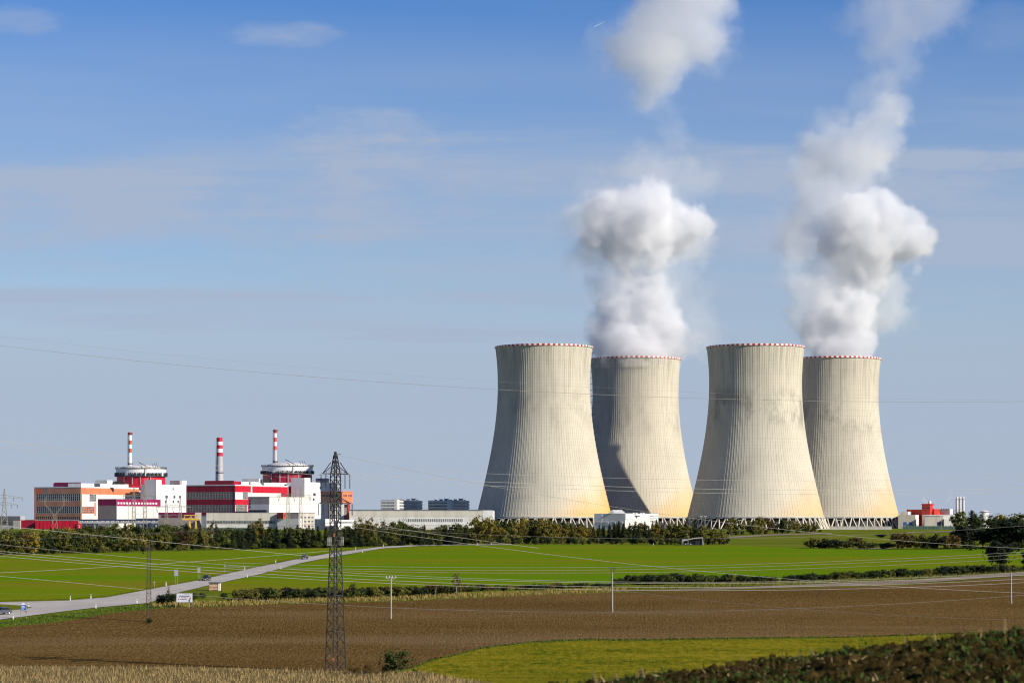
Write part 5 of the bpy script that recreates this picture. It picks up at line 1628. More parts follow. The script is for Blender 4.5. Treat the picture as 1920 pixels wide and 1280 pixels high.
# ------------------------------------------------------------------ cars, signs, roadside
def car(u, v, heading, paintm, label, scale=1.0):
    c = hit(u, v); c.z += 0.13
    t = thing('car', (0, 0, 0), label, 'car', 'cars on the road')
    # side outline of the lower body and of the cabin (x forward, z up), swept across the width with tumblehome
    def sweep(pts_lo, pts_hi, w_lo, w_hi, name, mats, mi=None):
        mb = MB(); n = len(pts_lo)
        vs = [(x, -w_lo, z) for x, z in pts_lo] + [(x, w_lo, z) for x, z in pts_lo] + [(x, -w_hi, z) for x, z in pts_hi] + [(x, w_hi, z) for x, z in pts_hi]
        fs = []
        for i in range(n - 1):
            fs.append((i, i + 1, 2 * n + i + 1, 2 * n + i)); fs.append((n + i + 1, n + i, 3 * n + i, 3 * n + i + 1)); fs.append((2 * n + i, 2 * n + i + 1, 3 * n + i + 1, 3 * n + i)); fs.append((i + 1, i, n + i, n + i + 1))
        fs += [(0, 2 * n, 3 * n, n), (n - 1, 2 * n - 1, 4 * n - 1, 3 * n - 1)]
        mb.add(vs, fs)
        return mb.build(name, mats, t)
    xs = [-2.15, -2.05, -1.4, -0.7, 0.8, 1.4, 1.95, 2.2]
    lo = [(x, 0.32 if 0 < i < 7 else 0.42) for i, x in enumerate(xs)]
    hi = list(zip(xs, [0.82, 0.98, 1.0, 1.0, 0.98, 0.92, 0.82, 0.66]))
    sweep(lo, hi, 0.87, 0.82, 'body', paintm)
    g_lo = list(zip([-1.85, -1.35, -0.3, 0.35, 1.05], [0.99, 1.0, 1.0, 0.99, 0.97]))
    g_hi = list(zip([-1.55, -1.15, -0.3, 0.1, 0.25], [1.34, 1.45, 1.50, 1.47, 1.44]))
    sweep(g_lo, g_hi, 0.77, 0.60, 'windows', M['carglass'])
    mb = MB(); mb.box(-1.4, 0.15, -0.60, 0.60, 1.44, 1.53); mb.build('roof', paintm, t)
    for sx in (-1.35, 1.35):
        for sy in (-0.80, 0.80):
            mb = MB(); mb.tube((sx, sy - 0.11, 0.32), (sx, sy + 0.11, 0.32), 0.33, None, 18)
            w_ = mb.build('wheel', M['black'], t)
            mb = MB(); mb.tube((sx, sy - 0.12, 0.32), (sx, sy + 0.12, 0.32), 0.19, None, 12); mb.build('rim', M['silver'], w_)
    for sy in (-0.62, 0.62):
        mb = MB(); mb.box(2.02, 2.14, sy - 0.2, sy + 0.2, 0.62, 0.76); mb.build('headlight', M['lamp'], t)
        mb = MB(); mb.box(-2.17, -2.08, sy - 0.18, sy + 0.18, 0.72, 0.88); mb.build('taillight', M['stackred'], t)
        mb = MB(); mb.box(0.72, 0.9, sy * 1.4 - 0.1, sy * 1.4 + 0.1, 1.0, 1.14); mb.build('mirror', paintm, t)
    mb = MB(); mb.box(2.16, 2.22, -0.26, 0.26, 0.42, 0.53); mb.build('number_plate', M['signwhite'], t)
    t.location = c; t.rotation_euler = (0, 0, heading); t.scale = (scale,) * 3
    return t


def road_dir(u, v, du=14, up=True):
    f = lin(ROAD_UP); g = lin(ROAD_LO)
    mid = lambda q: (f(q) + g(q)) / 2
    a, b_ = hit(u, mid(u)), hit(u + du, mid(u + du))
    d_ = a - b_
    return math.atan2(d_.y, d_.x)


car(387, 1088.6, road_dir(387, 1088), M['carpaint'], 'black car on the road beside the two grey road signs', 1.05)
car(571, 1048.2, road_dir(571, 1048), M['carpaint'], 'black car farther along the road, left of the tall pylon', 1.15)
car(3, 1152.2, road_dir(3, 1150), M['cargrey'], 'graphite car cut by the left edge beside the blue sign', 1.05)
car(1289, 1021.3, R(20), M['carpaint'], 'dark car parked in front of the small curved-roof shelter', 1.0)


# bollard-like delineator posts
def post(u, v, label):
    c = hit(u, v)
    t = thing('delineator_post', tuple(c), label, 'road post', 'white posts along the road')
    mb = MB(); mb.foot([(c.x - 0.1, c.y - 0.06), (c.x + 0.1, c.y - 0.06), (c.x + 0.1, c.y + 0.06), (c.x - 0.1, c.y + 0.06)], c.z - 0.2, c.z + 1.05); mb.build('post', M['postwhite'], t)
    mb = MB(); mb.foot([(c.x - 0.105, c.y - 0.065), (c.x + 0.105, c.y - 0.065), (c.x + 0.105, c.y + 0.065), (c.x - 0.105, c.y + 0.065)], c.z + 0.72, c.z + 0.88); mb.build('black_band', M['black'], t)


for u, v, lab in ((25, 1160, 'post on the verge below the graphite car'), (54, 1138.5, 'post right of the blue sign'), (132, 1124.6, 'left of two close posts on the far verge of the road'), (170.5, 1121.5, 'right of two close posts on the far verge of the road'),
                  (180, 1139.5, 'post on the near verge below the two close posts'), (257, 1130.5, 'post on the near verge left of the rusty mast'), (311.5, 1097.5, 'post on the far verge above the billboard'),
                  (459, 1067.5, 'post on the far verge right of the first black car'), (464, 1082, 'post on the near verge right of the kiosk'), (517, 1054.5, 'post on the far verge left of the second black car'),
                  (527, 1066.5, 'post on the near verge below the second black car'), (667, 1029.5, 'post on the far verge just right of the tall pylon'), (680, 1036.2, 'post on the near verge right of the tall pylon'),
                  (719, 1023.8, 'first post along the crest of the road'), (777, 1021.2, 'second post along the crest of the road'), (830, 1020.6, 'third post along the crest of the road'), (847, 1020.6, 'fourth post along the crest of the road'),
                  (896, 1020.6, 'fifth post along the crest of the road'), (921, 1020.6, 'last post along the crest of the road'), (1225, 1021.4, 'lone post at the crop field edge below the pump house')):
    post(u, v, 'white ' + lab)


def two_post_sign(u, v0, v1, v2, w, label, face, name='road_sign'):
    c = hit(u, v0); k = c.y / F
    t = thing(name, tuple(c), label, 'road sign', 'signs by the road')
    for sg in (-1, 1):
        mb = MB(); x = c.x + sg * w * k * 0.30; mb.tube((x, c.y, c.z - 0.2), (x, c.y, zv(v1, c.y)), 0.06, None, 6); mb.build('post', M['steelpale'], t)
    mb = MB(); mb.box(c.x - w * k / 2, c.x + w * k / 2, c.y - 0.12, c.y - 0.07, zv(v2, c.y), zv(v1, c.y)); mb.build('sign_panel', face, t)
    hw_ = w * k / 2
    for q in (-1, 1):
        mb = MB(); mb.box(c.x + q * hw_ - 0.05, c.x + q * hw_ + 0.05, c.y - 0.14, c.y - 0.05, zv(v2, c.y), zv(v1, c.y))
        mb.build('sign_edge', M['steelpale'], t)


two_post_sign(330.5, 1094, 1067.5, 1079, 7.5, 'grey two-legged road sign seen from behind, nearer the billboard', M['signgrey'])
two_post_sign(373, 1084.5, 1063.5, 1073, 5.6, 'grey two-legged road sign seen from behind, right next to the black car', M['signgrey'])
for u, v0, v1, lab in ((421.5, 1074, 1057, 'thin pole with a small dark sign right of the two grey signs'), (289.5, 1101, 1088, 'plain thin stake left of the nearer grey sign')):
    c = hit(u, v0); t = thing('marker_pole', tuple(c), lab, 'marker pole', 'signs by the road')
    mb = MB(); mb.tube((c.x, c.y, c.z - 0.2), (c.x, c.y, zv(v1, c.y)), 0.06, None, 6); mb.build('pole', M['steelpale'], t)
    mb = MB(); mb.box(c.x - 0.25, c.x + 0.25, c.y - 0.1, c.y - 0.07, zv(v1 + 4.2, c.y), zv(v1 + 2.4, c.y)); mb.build('plate', M['signgrey'], t)
# blue sign
c = hit(44, 1160); k = c.y / F
t = thing('road_sign', tuple(c), 'blue direction sign on thin posts at the road junction', 'road sign', 'signs by the road')
mb = MB(); mb.box(c.x - 4.9 * k, c.x + 4.9 * k, c.y - 0.1, c.y, zv(1143.2, c.y), zv(1133.4, c.y)); mb.build('sign_panel', M['blue'], t)
mb = MB()
for i, (a, b_) in enumerate(((-3.6, 2.2), (-3.6, 3.4), (-3.6, 0.8))):
    zz = zv(1136 + i * 2.4, c.y); mb.box(c.x + a * k, c.x + b_ * k, c.y - 0.13, c.y - 0.1, zz - 0.06, zz + 0.06)
mb.build('lettering', M['signwhite'], t)
mb = MB()
zt_, zb_ = zv(1133.2, c.y), zv(1143.4, c.y)
mb.box(c.x - 5.1 * k, c.x + 5.1 * k, c.y - 0.12, c.y + 0.02, zt_, zt_ + 0.1)
mb.box(c.x - 2.2 * k, c.x + 1.8 * k, c.y - 0.1, c.y, zt_ + 0.1, zt_ + 0.42); mb.build('sign_edge', M['signwhite'], t)
for sg in (-0.6, 0.6):
    mb = MB(); mb.tube((c.x + sg, c.y + 0.06, c.z - 0.2), (c.x + sg, c.y + 0.06, zv(1133, c.y)), 0.05, None, 6); mb.build('post', M['steelpale'], t)
mb = MB(); mb.box(c.x + 3.0 * k, c.x + 6.6 * k, c.y - 0.1, c.y - 0.05, zv(1147, c.y), zv(1145, c.y)); mb.build('small_plate', M['rust'], t)

# billboard: white board with lines of blurred lettering and red marks, on raking struts
c = hit(345, 1138.6); k = c.y / F
t = thing('billboard', tuple(c), 'white billboard with dark and red lettering on raking struts beside the ploughed soil', 'billboard')
yaw = R(-6)
X_ = lambda u: (u - 345.5) * k
Zb = lambda v: zv(v, c.y) - c.z
ca, sa = math.cos(yaw), math.sin(yaw)
def on_board(x, off, z): return (c.x + x * ca - off * sa, c.y + x * sa + off * ca, c.z + z)
def board(u0, u1, v0, v1, off0, off1, name, mat, skew=0.35):
    mb = MB(); p = []
    for z, v in ((Zb(v1), v1), (Zb(v0), v0)):
        for (u_, o_) in ((u0, off0), (u1, off0), (u1, off1), (u0, off1)):
            p.append(on_board(X_(u_), o_, z))
    mb.hexa(p); return mb.build(name, mat, t)
board(331.5, 361.5, 1111.5, 1128, -0.1, 0.0, 'board', M['signwhite'])
board(331.1, 361.9, 1110.9, 1111.5, -0.13, 0.03, 'frame', M['steelpale']); board(331.1, 361.9, 1128, 1128.6, -0.13, 0.03, 'frame', M['steelpale'])


def lettering(text, u0, u1, v0, v1, mat):
    cu = bpy.data.curves.new('lettering', 'FONT'); cu.body = text; cu.size = 1.0; cu.extrude = 0.004
    o = bpy.data.objects.new('lettering', cu); COL.objects.link(o)
    dg = bpy.context.evaluated_depsgraph_get(); dg.update()
    me = bpy.data.meshes.new_from_object(o.evaluated_get(dg)); bpy.data.objects.remove(o)
    co_ = np.array([v.co[:] for v in me.vertices]); mn, mx = co_.min(0), co_.max(0)
    h_ = (v1 - v0) * k; w_ = (u1 - u0) * k
    for v in me.vertices:
        x = (v.co.x - mn[0]) / (mx[0] - mn[0]) * w_ + X_(u0); z = (v.co.y - mn[1]) / (mx[1] - mn[1]) * h_ + Zb(v1)
        p = on_board(x, -0.115 - v.co.z, z); v.co = (p[0] - c.x, p[1] - c.y, p[2] - c.z)
    me.materials.clear(); me.materials.append(mat)
    o = bpy.data.objects.new('lettering', me); COL.objects.link(o); o.parent = t


def strokes(u0, u1, v0, v1, mat, seed):
    """illegible line of lettering: short upright strokes of uneven width"""
    rng = random.Random(seed); mb = MB(); u = u0
    while u < u1 - 0.5:
        w_ = rng.uniform(0.35, 0.85)
        p = []
        for z in (Zb(v1 - rng.uniform(0, 0.3)), Zb(v0 + rng.uniform(0, 0.3))):
            for (uu, o_) in ((u, -0.125), (min(u + w_, u1), -0.125), (min(u + w_, u1), -0.1), (u, -0.1)): p.append(on_board(X_(uu), o_, z))
        mb.hexa(p); u += w_ + rng.choice((0.18, 0.22, 0.25, 0.7))
    mb.build('lettering', mat, t)


strokes(336.5, 356.5, 1115.6, 1117.6, M['ink'], 1)
strokes(340, 354.5, 1118.8, 1120.2, M['inkred'], 2)
strokes(338.5, 352, 1121.8, 1123.2, M['ink'], 3)
for (u_, v_, r_, mt) in ((335, 1122.6, 1.1, 'inkred'), (358, 1120.8, 1.5, 'inkred'), (337, 1119.6, 0.7, 'inkred'), (354.5, 1124, 0.7, 'ink')):
    mb = MB(); vs = [on_board(X_(u_) + r_ * k * math.cos(a), -0.12, Zb(v_) + r_ * k * 1.1 * math.sin(a)) for a in np.linspace(0, 2 * math.pi, 13)[:-1]]
    mb.add(vs, [tuple(range(12))]); mb.build('printed_mark', M[mt], t)
for u_, vb_ in ((332, 1136.5), (358.5, 1136.5)):
    mb = MB(); mb.tube(on_board(X_(u_), 0.1, Zb(1111)), on_board(X_(u_ - 2.5), -0.5, -0.2), 0.08, None, 6); mb.build('strut', M['steelpale'], t)
    mb = MB(); mb.tube(on_board(X_(u_ + 1), 0.15, Zb(1113)), on_board(X_(u_ + 1), 1.6, -0.1), 0.07, None, 6); mb.build('brace', M['steelpale'], t)

# rusty kiosk / bus shelter by the road
c = hit(402, 1106.5); k = c.y / F
t = thing('bus_shelter', tuple(c), 'small cream and rust streaked bus shelter beside the road', 'bus shelter')
x0, x1 = (391.5 - 960) * k, (413.3 - 960) * k; zt_ = zv(1091.6, c.y)
mb = MB(); mb.box(x0 + 0.1, x1 - 0.6, c.y + 0.1, c.y + 0.25, c.z - 0.3, zt_ - 0.12); mb.build('wall', M['rust'], t)
mb = MB()
for i in range(5): mb.box(x0 + 0.1, x1 - 0.62, c.y + 0.02, c.y + 0.1, c.z + 0.25 + i * 0.36, c.z + 0.37 + i * 0.36)
mb.build('cladding_board', M['cream'], t)
mb = MB(); mb.box(x1 - 0.6, x1 - 0.05, c.y - 0.05, c.y + 1.9, c.z - 0.4, zt_ - 0.12); mb.build('side_wall', M['cream'], t)
mb = MB(); mb.box(x0 + 0.1, x0 + 0.25, c.y + 0.3, c.y + 1.9, c.z - 0.3, zt_ - 0.12); mb.build('side_wall', M['cream'], t)
mb = MB(); mb.hexa([(x0 - 0.15, c.y - 0.2, zt_ - 0.1), (x1 + 0.1, c.y - 0.2, zt_ - 0.1), (x1 + 0.1, c.y + 2.2, zt_ - 0.02), (x0 - 0.15, c.y + 2.2, zt_ - 0.02), (x0 - 0.15, c.y - 0.2, zt_ + 0.04), (x1 + 0.1, c.y - 0.2, zt_ + 0.04), (x1 + 0.1, c.y + 2.2, zt_ + 0.12), (x0 - 0.15, c.y + 2.2, zt_ + 0.12)]); mb.build('roof', M['roof'], t)
mb = MB(); mb.box(x0 + 0.5, x1 - 0.8, c.y + 1.2, c.y + 1.6, c.z + 0.42, c.z + 0.48); mb.build('bench', M['rust'], t)
c = hit(374, 1111.5); k = c.y / F
t = thing('guard_rail', tuple(c), 'short dark rail between the billboard bushes and the bus shelter', 'guard rail')
mb = MB(); mb.tube((c.x - 0.8, c.y, c.z + 0.75), (c.x + 2.3, c.y + 0.5, c.z + 0.85), 0.06); mb.build('rail', M['steel'], t)
for q in (-0.7, 0.7, 2.1):
    mb = MB(); mb.tube((c.x + q, c.y + 0.1 + q * 0.16, c.z - 0.2), (c.x + q, c.y + 0.1 + q * 0.16, c.z + 0.85), 0.06); mb.build('post', M['steel'], t)

# curved-roof shelter far off at the edge of the crop
c = hit(1298, 1022.6); k = c.y / F
c = Vector((c.x, c.y + 14, gz(c.x, c.y + 14))); k = c.y / F
t = thing('carport', tuple(c), 'small pale curved-roof shelter at the edge of the crop field', 'shelter')
x0, x1 = (1279 - 960) * k, (1318.5 - 960) * k
mb = MB(); n_ = 10
lo_, hi_ = [], []
for i in range(n_ + 1):
    q = i / n_; x = x0 + (x1 - x0) * q; z = zv(1014.6 - 6.4 * math.sin(q * 1.5708), c.y)
    lo_.append((x, z)); hi_.append((x, z + 0.35))
vs = [(x, c.y - 0.4, z) for x, z in lo_] + [(x, c.y - 0.4, z) for x, z in hi_] + [(x, c.y + 7, z) for x, z in lo_] + [(x, c.y + 7, z) for x, z in hi_]
m_ = n_ + 1; fs = []
for i in range(n_): fs += [(i, i + 1, m_ + i + 1, m_ + i), (m_ + i, m_ + i + 1, 3 * m_ + i + 1, 3 * m_ + i), (i + 1, i, 2 * m_ + i, 2 * m_ + i + 1), (2 * m_ + i + 1, 2 * m_ + i, 3 * m_ + i, 3 * m_ + i + 1)]
fs += [(0, m_, 3 * m_, 2 * m_), (m_ - 1, 3 * m_ - 1, 4 * m_ - 1, 2 * m_ - 1)]
mb.add(vs, fs); mb.build('roof', M['concrete'], t)
mb = MB(); mb.box(x0 + 0.6, x1 - 0.4, c.y + 6.5, c.y + 6.8, c.z - 0.3, zv(1010.6, c.y)); mb.build('back_wall', M['grey'], t)
mb = MB(); mb.box(x1 - 0.5, x1 - 0.2, c.y, c.y + 6.5, c.z - 0.3, zv(1008.6, c.y)); mb.build('side_wall', M['grey'], t)
mb = MB(); mb.box((1306 - 960) * k, (1314.5 - 960) * k, c.y + 6.2, c.y + 6.5, c.z, zv(1014, c.y)); mb.build('notice_panel', M['signwhite'], t)
mb = MB(); mb.box((1301 - 960) * k, (1305 - 960) * k, c.y + 6.2, c.y + 6.5, c.z + 1.2, zv(1014.5, c.y)); mb.build('red_panel', M['inkred'], t)
for u_ in (1280.5, 1290, 1317.6):
    mb = MB(); x = (u_ - 960) * k; mb.tube((x, c.y, c.z - 0.2), (x, c.y, zv(1014.2 - 6.2 * math.sin((u_ - 1279) / 39.5 * 1.5708), c.y)), 0.12, None, 6); mb.build('post', M['grey'], t)

# far bird on the wire right of the flat-armed pole, and two in the air
def bird(p, s, label, rz):
    mb = MB()
    prof_ = [(-0.5, 0.02), (-0.25, 0.07), (0, 0.11), (0.2, 0.09), (0.32, 0.06), (0.42, 0.065), (0.5, 0.02)]
    vs = []; fs = []; n = 8
    for x, r in prof_:
        for i in range(n):
            q = 2 * math.pi * i / n; vs.append((x, r * math.cos(q), r * math.sin(q) + 0.05 * x))
    for j in range(len(prof_) - 1):
        for i in range(n): fs.append((j * n + i, j * n + (i + 1) % n, (j + 1) * n + (i + 1) % n, (j + 1) * n + i))
    mb.add(vs, fs)
    for sg in (-1, 1):
        mb.add([(0.2, 0.05 * sg, 0.05), (-0.15, 0.05 * sg, 0.04), (-0.25, 0.5 * sg, 0.22), (0.08, 0.55 * sg, 0.24), (-0.2, 0.95 * sg, 0.12), (0.0, 0.3 * sg, 0.19)], [(0, 1, 2, 5), (5, 2, 3), (3, 2, 4)])
    mb.add([(-0.45, 0.03, 0), (-0.45, -0.03, 0), (-0.8, -0.14, 0), (-0.8, 0.14, 0)], [(0, 1, 2, 3)])
    o = mb.build('bird', M['black']); o.location = p; o.rotation_euler = (0.2, 0.1, rz); o.scale = (s,) * 3
    tag(o, label, 'bird', 'birds near the wires')


bird(pt(269.5, 1037.2, 480), 0.75, 'dark bird flying just left of the rusty mast', 0.3)
bird(pt(690, 1083, 500), 0.6, 'dark bird beside the wires between the tall pylon and the flat-armed pole', 1.2)
bird(pt(1373, 1099.5, 520), 0.75, 'dark bird low over the farm track right of the fork-topped pole', 0.2)
bird(pt(1326, 921, 520), 0.5, 'dark bird in front of the shaded side of the right front tower', 1.4)

# contrail sliver high up, left of the puff of steam
a, b_ = pt(1114, 51, 9000), pt(1136, 40, 9000)
mb = MB(); mb.tube(a, b_, 1.1, 0.3, 6)
o = mb.build('contrail', steam_white if False else paint('contrail_white', (0.8, 0.8, 0.82), 1.0, 0.02)); o['kind'] = 'stuff'
tag(o, 'short pale streak of a condensation trail left of the high puff of steam', 'contrail')


# ------------------------------------------------------------------ loose ground cover
def blades(name, spots, mat, hgt, wid, seed, lean=0.35, label=None):
    rng = random.Random(seed); mb = MB()
    for p in spots:
        h = hgt * rng.uniform(0.5, 1.25); w_ = wid * rng.uniform(0.6, 1.3)
        q = rng.uniform(0, 6.283); l_ = rng.gauss(0, lean) * h
        dx, dy = math.cos(q) * w_, math.sin(q) * w_
        q2 = rng.uniform(0, 6.283); lx, ly = math.cos(q2) * l_, math.sin(q2) * l_
        mb.add([(p.x - dx, p.y - dy, p.z - 0.05), (p.x + dx, p.y + dy, p.z - 0.05), (p.x + lx * 0.5 + dx * 0.6, p.y + ly * 0.5 + dy * 0.6, p.z + h * 0.6), (p.x + lx, p.y + ly, p.z + h)], [(0, 1, 2, 3)])
    o = mb.build(name, M[mat]); o['kind'] = 'stuff'
    tag(o, label, 'grass')
    return o


rng = random.Random(99)
def scatter(n, u0, u1, near, far, power=1.0):
    near, far = lin(near), lin(far); out = []
    for _ in range(n):
        u = rng.uniform(u0, u1); t_ = rng.random() ** power; out.append(hit(u, near(u) + (far(u) - near(u)) * t_))
    return out


blades('dry_grass', scatter(11000, -20, 900, [(-20, 1300), (900, 1300)], [(-20, 1251), (300, 1252), (600, 1258), (700, 1262), (790, 1260), (860, 1276), (900, 1280)], 0.9), 'straw', 0.78, 0.05, 1, 0.3, 'tall dry straw-coloured grass along the lower left edge')
blades('bank_grass', scatter(5200, 285, 1180, [(285, 1139), (400, 1137), (600, 1129), (750, 1126), (900, 1119), (1100, 1111), (1180, 1109)], [(285, 1130), (400, 1128), (600, 1122), (750, 1119), (900, 1112), (1100, 1105), (1180, 1103)]), 'straw2', 0.75, 0.10, 2, 0.3, 'yellow dry grass on the bank along the ploughed soil')
blades('track_grass', scatter(2600, 1180, 1950, [(1180, 1108), (1340, 1103), (1500, 1096), (1700, 1087), (1950, 1070)], [(1180, 1099), (1340, 1095), (1500, 1089), (1700, 1079), (1950, 1066)]), 'straw2', 0.7, 0.10, 3, 0.3, 'pale dry grass between the hedge and the farm track')
blades('verge_grass', scatter(3600, -20, 330, [(-20, 1177), (100, 1167), (200, 1151), (270, 1143), (330, 1139)], [(-20, 1168), (100, 1153), (200, 1140), (270, 1134), (330, 1130)]), 'weed', 0.35, 0.09, 4, 0.3, 'green grass on the verge between road and ploughed soil')
blades('meadow_tufts', scatter(5000, 800, 1920, [(800, 1284), (1920, 1284)], [(800, 1250), (850, 1232), (900, 1217), (1000, 1205), (1100, 1201), (1920, 1188)]), 'weed', 0.22, 0.10, 5, 0.3, 'small darker tufts over the yellow-green meadow')

blades('edge_grass', scatter(3000, 780, 1900, [(u, v + 1.5) for u, v in MEADOW_FAR], [(u, v - 1.8) for u, v in MEADOW_FAR]), 'weed', 0.38, 0.11, 6, 0.4, 'ragged green grass along the edge between ploughed soil and meadow')

# stubbly near bank: weeds, straw, clods
rb = random.Random(5)
def bank_spots(n, dens=None):
    out = []
    while len(out) < n:
        y = rb.uniform(17, 33.5); x = rb.uniform(-1.5, 0.215 * y + 0.4)
        if mnoise.noise(Vector((x * 0.6, y * 0.6, dens or 0))) > (0.0 if dens else -1): out.append(Vector((x, y, bank_z(x, y))))
    return out


def litter(name, n, mat, seed, ln, wd, up, label, dens=None, cat='crop litter'):
    r_ = random.Random(seed); mb = MB()
    for p in bank_spots(n, dens):
        L_ = ln * r_.uniform(0.4, 1.3); q = r_.uniform(0, 6.283); e = r_.gauss(0, up)
        d_ = Vector((math.cos(q) * math.cos(e), math.sin(q) * math.cos(e), abs(math.sin(e)))) * L_
        s_ = Vector((-math.sin(q), math.cos(q), r_.uniform(-.5, .5))) * wd * r_.uniform(0.5, 1.3)
        a = p + Vector((0, 0, 0.015))
        mb.add([a - s_, a + s_, a + s_ * 0.6 + d_ * 0.6, a + d_, a - s_ * 0.6 + d_ * 0.55], [(0, 1, 2, 3, 4)])
    o = mb.build(name, M[mat]); o['kind'] = 'stuff'; tag(o, label, cat)


litter('weeds', 22000, 'weed', 1, 0.075, 0.013, 0.6, 'dark green weeds growing through the near bank of soil', 3.0, 'weeds')
litter('straw_litter', 2200, 'straw', 2, 0.10, 0.009, 0.35, 'pale straw lying over the near bank of soil')
litter('leaf_litter', 1000, 'straw', 3, 0.055, 0.02, 0.5, 'pale husks and leaves lying on the near bank of soil')
litter('dead_stalks', 2200, 'lf_brown', 4, 0.14, 0.008, 0.9, 'thin brown dead stalks on the near bank of soil')
mb = MB(); r_ = random.Random(8)
for p in bank_spots(1500):
    s_ = r_.uniform(0.015, 0.06)
    vs = []
    for ix in (-1, 1):
        for iy in (-1, 1):
            for iz in (-1, 1): vs.append(p + Vector((ix * r_.uniform(.5, 1), iy * r_.uniform(.5, 1), iz * r_.uniform(.4, .9) + 0.4)) * s_)
    mb.add(vs, [(0, 1, 3, 2), (4, 6, 7, 5), (0, 4, 5, 1), (2, 3, 7, 6), (0, 2, 6, 4), (1, 5, 7, 3)])
o = mb.build('soil_clods', G['bank']); o['kind'] = 'stuff'; tag(o, 'dark clods of soil strewn over the near bank', 'soil clods')
# single upright stubs along the crest of the bank
mb = MB()
for u, v0, v1, du in ((1118, 1276, 1246, -8), (1156, 1270, 1250, -4), (1192, 1266, 1244, 10), (1206, 1266, 1243, -3), (1389, 1234, 1220, 2), (1496, 1226, 1212, 2), (1524, 1224, 1206, -5), (1694, 1202, 1182, 0), (1752, 1197, 1176, 0), (1838, 1188, 1170, 1), (1882, 1182, 1150, 2)):
    y = 29.6
    for j in range(2):
        b0 = pt(u + j * 3, v0 + 4, y); t0 = pt(u + du + j * 2, v1 + 6 + j * 5, y); m0 = b0.lerp(t0, 0.55) + Vector((rb.uniform(-.01, .01), 0, 0))
        mb.tube(b0, m0, 0.0055, 0.005, 5); mb.tube(m0, t0, 0.005, 0.003, 5)
o = mb.build('crop_stubs', M['straw']); o['kind'] = 'stuff'; tag(o, 'pale cut stubs sticking up along the crest of the near bank', 'crop stubs')
# ------------------------------------------------------------------ steam
def steam_mat(name, dens, aniso=0.0, col=(0.985, 0.985, 0.985)):
    m = bpy.data.materials.new(name); m.use_nodes = True
    nt = m.node_tree
    nt.nodes.remove(nt.nodes['Principled BSDF'])
    v = N(nt, 'ShaderNodeVolumePrincipled')
    v.inputs['Color'].default_value = (*col, 1)
    v.inputs['Density'].default_value = dens
    v.inputs['Anisotropy'].default_value = aniso
    nt.links.new(v.outputs[0], nt.nodes['Material Output'].inputs['Volume'])
    return m


STEAM_DENSE = steam_mat('steam_dense', 0.045)
STEAM_MID = steam_mat('steam_mid', 0.016)
STEAM_THIN = steam_mat('steam_thin', 0.0065)
_tex = {}
for nm, size, depth in (('billow_large', 26.0, 2), ('billow_mid', 11.0, 2), ('billow_small', 4.6, 1)):
    t_ = bpy.data.textures.new(nm, 'CLOUDS'); t_.noise_scale = size; t_.noise_depth = depth; t_.noise_basis = 'IMPROVED_PERLIN'
    _tex[nm] = t_


def billow(name, balls, mat, parent=None, voxel=3.2, amp=(16, 9, 4), sub=True, seed=0):
    """one lumpy closed body of steam: spheres fused, remeshed and roughened, then frozen to a mesh"""
    rng = random.Random(seed)
    bm_v = MB()
    import bmesh
    bm = bmesh.new()
    for (u, v, rp, Y, dY) in balls:
        c = pt(u, v, Y + dY); r = rp * (Y + dY) / F
        mat4 = Matrix.Translation(c) @ Matrix.Diagonal((r, r * 1.0, r * 0.95, 1))
        bmesh.ops.create_icosphere(bm, subdivisions=3, radius=1.0, matrix=mat4)
    me = bpy.data.meshes.new(name); bm.to_mesh(me); bm.free()
    o = bpy.data.objects.new(name, me); COL.objects.link(o)
    md = o.modifiers.new('fuse', 'REMESH'); md.mode = 'VOXEL'; md.voxel_size = voxel; md.use_smooth_shade = True
    for nm, a in zip(('billow_large', 'billow_mid', 'billow_small'), amp):
        d_ = o.modifiers.new(nm, 'DISPLACE'); d_.texture = _tex[nm]; d_.texture_coords = 'GLOBAL'; d_.strength = a; d_.mid_level = 0.5
        d_.direction = 'NORMAL'
        if nm == 'billow_large':
            md2 = o.modifiers.new('refuse', 'REMESH'); md2.mode = 'VOXEL'; md2.voxel_size = voxel * 0.8; md2.use_smooth_shade = True
    md3 = o.modifiers.new('close', 'REMESH'); md3.mode = 'VOXEL'; md3.voxel_size = voxel * 0.62; md3.use_smooth_shade = True
    dg = bpy.context.evaluated_depsgraph_get()
    me2 = bpy.data.meshes.new_from_object(o.evaluated_get(dg))
    me2.name = name
    bpy.data.objects.remove(o); bpy.data.meshes.remove(me)
    off = parent_world(parent)
    me2.transform(Matrix.Translation(-off))
    me2.materials.clear(); me2.materials.append(mat)
    ob = bpy.data.objects.new(name, me2); COL.objects.link(ob)
    if parent is not None: ob.parent = parent
    return ob


